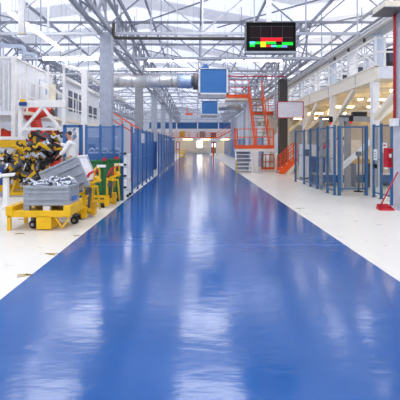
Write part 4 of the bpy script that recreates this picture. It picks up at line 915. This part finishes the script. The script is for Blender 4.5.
for i, x in enumerate((-4.6, -2.6, -.6, 1.2, 3.3)):
    t = thing('far_machine', 'pale machine on the far mezzanine, %s from the left end' % ORD[i].replace('nearest', 'first'), 'machine', (x, 75.3, zd), 'machines on the far mezzanine')
    MB().span((x-.5, 75.2, zd), (x+.5, 76.2, zd+.9+.3*(i % 2))).build('body', ('offwhite', 'amber', 'white', 'greybrown', 'darkgrey')[i], t, .05); MB().span((x-.3, 75.3, zd+.9), (x+.2, 76, zd+1.5)).build('hood', 'white', t, .05)
struct(MB().span((-9, 79.3, 0), (9.5, 79.4, zd-.25)).build('wall_end', 'beige'))
Yw = 79.28
for k, x in enumerate((-6, -2.5, 1, 4.5)): lamp((x, 77.5, zd-.32), (x+1.8, 77.5, zd-.32), 'added fill tube lamp under the far mezzanine, %s from the left' % ['first', 'second', 'third', 'fourth'][k], 'added fill lamps under the far mezzanine', 'warmtube', True, zd-.2)  # tubes added to brighten the dark end wall
w1 = MB().span((X(197.2, Yw), Yw-.03, Z(147.5, Yw)), (X(202, Yw), Yw, Z(141, Yw))).build('window_1', 'daylight'); struct(w1)
f = MB(); a, b, c_, d_ = X(197, Yw), X(202.2, Yw), Z(147.7, Yw), Z(140.8, Yw)
f.span((a-.06, Yw-.05, c_-.06), (a, Yw, d_+.06)); f.span((b, Yw-.05, c_-.06), (b+.06, Yw, d_+.06)); f.span((a, Yw-.05, c_-.06), (b, Yw, c_)); f.span((a, Yw-.05, d_), (b, Yw, d_+.06)); f.build('window_frame', 'white', w1)
d1 = struct(MB().span((X(211, Yw), Yw-.05, 0), (X(216, Yw), Yw, Z(141.5, Yw))).build('door_1', 'greybrown')); MB().span((X(212, Yw), Yw-.07, Z(147, Yw)), (X(215.3, Yw), Yw-.05, Z(143.5, Yw))).build('door_pane', 'daylight', d1)
# hanging orange bracket
Yh = 45; r = thing('hanging_bracket', 'orange bracket hanging from the roof left of the blue boards', 'bracket', (X(189, Yh), Yh, 4))
zh = Z(115, Yh); MB().span((X(185.5, Yh), Yh-.2, zh), (X(193, Yh), Yh+.2, zh+.16)).build('tray', 'orange', r); MB().bar((X(187.5, Yh), Yh, zh+.1), (X(187.5, Yh), Yh, ZB+.1), .1).build('hanger', 'orange', r)
# far orange stair right of the aisle
Ys3 = 58.; xa, xb = X(209, Ys3), X(236, Ys3); za, zb_ = Z(140.5, Ys3), Z(130.5, Ys3)
r = thing('far_stair', 'distant orange railed ramp rising to the right of the aisle', 'stair', (xa, Ys3, 0))
MB().bar((xa, Ys3, za), (X(217, Ys3), Ys3, za), .5, .25).build('landing', 'offwhite', r); MB().bar((X(217, Ys3), Ys3, za), (xb, Ys3, zb_), .5, .25).build('ramp', 'offwhite', r)
for dz in (.35, .75, 1.15): MB().bar((xa, Ys3-.3, za+dz), (X(217, Ys3), Ys3-.3, za+dz), .12 if dz < .4 else .06).build('rail', 'orange', r); MB().bar((X(217, Ys3), Ys3-.3, za+dz), (xb, Ys3-.3, zb_+dz), .14 if dz < .4 else .06).build('rail', 'orange', r)
for px in (210, 217): MB().bar((X(px, Ys3), Ys3, 0), (X(px, Ys3), Ys3, za), .2).build('support_post', 'white', r)
MB().bar((X(213.5, Ys3), Ys3+.4, 0), (X(213.5, Ys3), Ys3+.4, za), .25).build('support_post', 'orange', r)
MB().bar((xb, Ys3, 0), (xb, Ys3, zb_), .2).build('support_post', 'white', r)
# right side far upper clad wall
r = thing('clad_cabin', 'pale ribbed upper wall above the far right blue fence', 'cabin', (5.8, 30, 2.5))
MB().span((5.72, 38, 2.5), (5.86, 66, 5.6)).build('wall_panel', 'offwhite', r); m = MB(); y = 38.4
while y < 66: m.span((5.69, y, 2.5), (5.72, y+.25, 5.6)); y += 1.6
m.build('rib', 'steel', r)
for y in (38.2, 52, 65.7): MB().span((5.74, y-.1, 0), (5.84, y+.1, 2.5)).build('leg', 'white', r)

# ------------------------------------------------------------------ floor marks
def mark(px, py, label, s=1.0, fl=1):
    Y = 680/(py-VY); x = X(px, Y); r = MB(); L = .1*s
    for k, (dx, dy, a) in enumerate(((0, 0, .5), (.06*s, .03, -.55), (-.02, .05, .1))):
        c_, s_ = math.cos(a), math.sin(a)*fl; w_ = .022*s
        r.prism([(x+dx-L*c_+w_*s_, Y+dy-L*s_-w_*c_, .0005), (x+dx+L*c_+w_*s_*.3, Y+dy+L*s_-w_*c_*.6, .0005), (x+dx+L*c_-w_*s_, Y+dy+L*s_+w_*c_*.5, .0005), (x+dx-L*c_-w_*s_*.5, Y+dy-L*s_+w_*c_, .0005)], (0, 0, .003))
    tag(r.build('floor_mark', 'markbrown'), label, 'floor marking', 'worn floor marks')
mark(25, 276, 'worn yellow brown floor mark nearest the camera beside the blue aisle', .95); mark(51, 254.5, 'worn yellow brown floor mark at the aisle edge, second from the camera', .9, -1); mark(19, 234, 'worn floor mark on the cream floor before the trolley leg', .8); mark(21, 219.5, 'worn floor mark beneath the flat yellow trolley', .8, -1); mark(77, 236, 'worn floor mark at the aisle edge before the trolley wheel', .6); mark(300, 208.5, 'grey brown worn mark on the right cream floor by the aisle', .9)
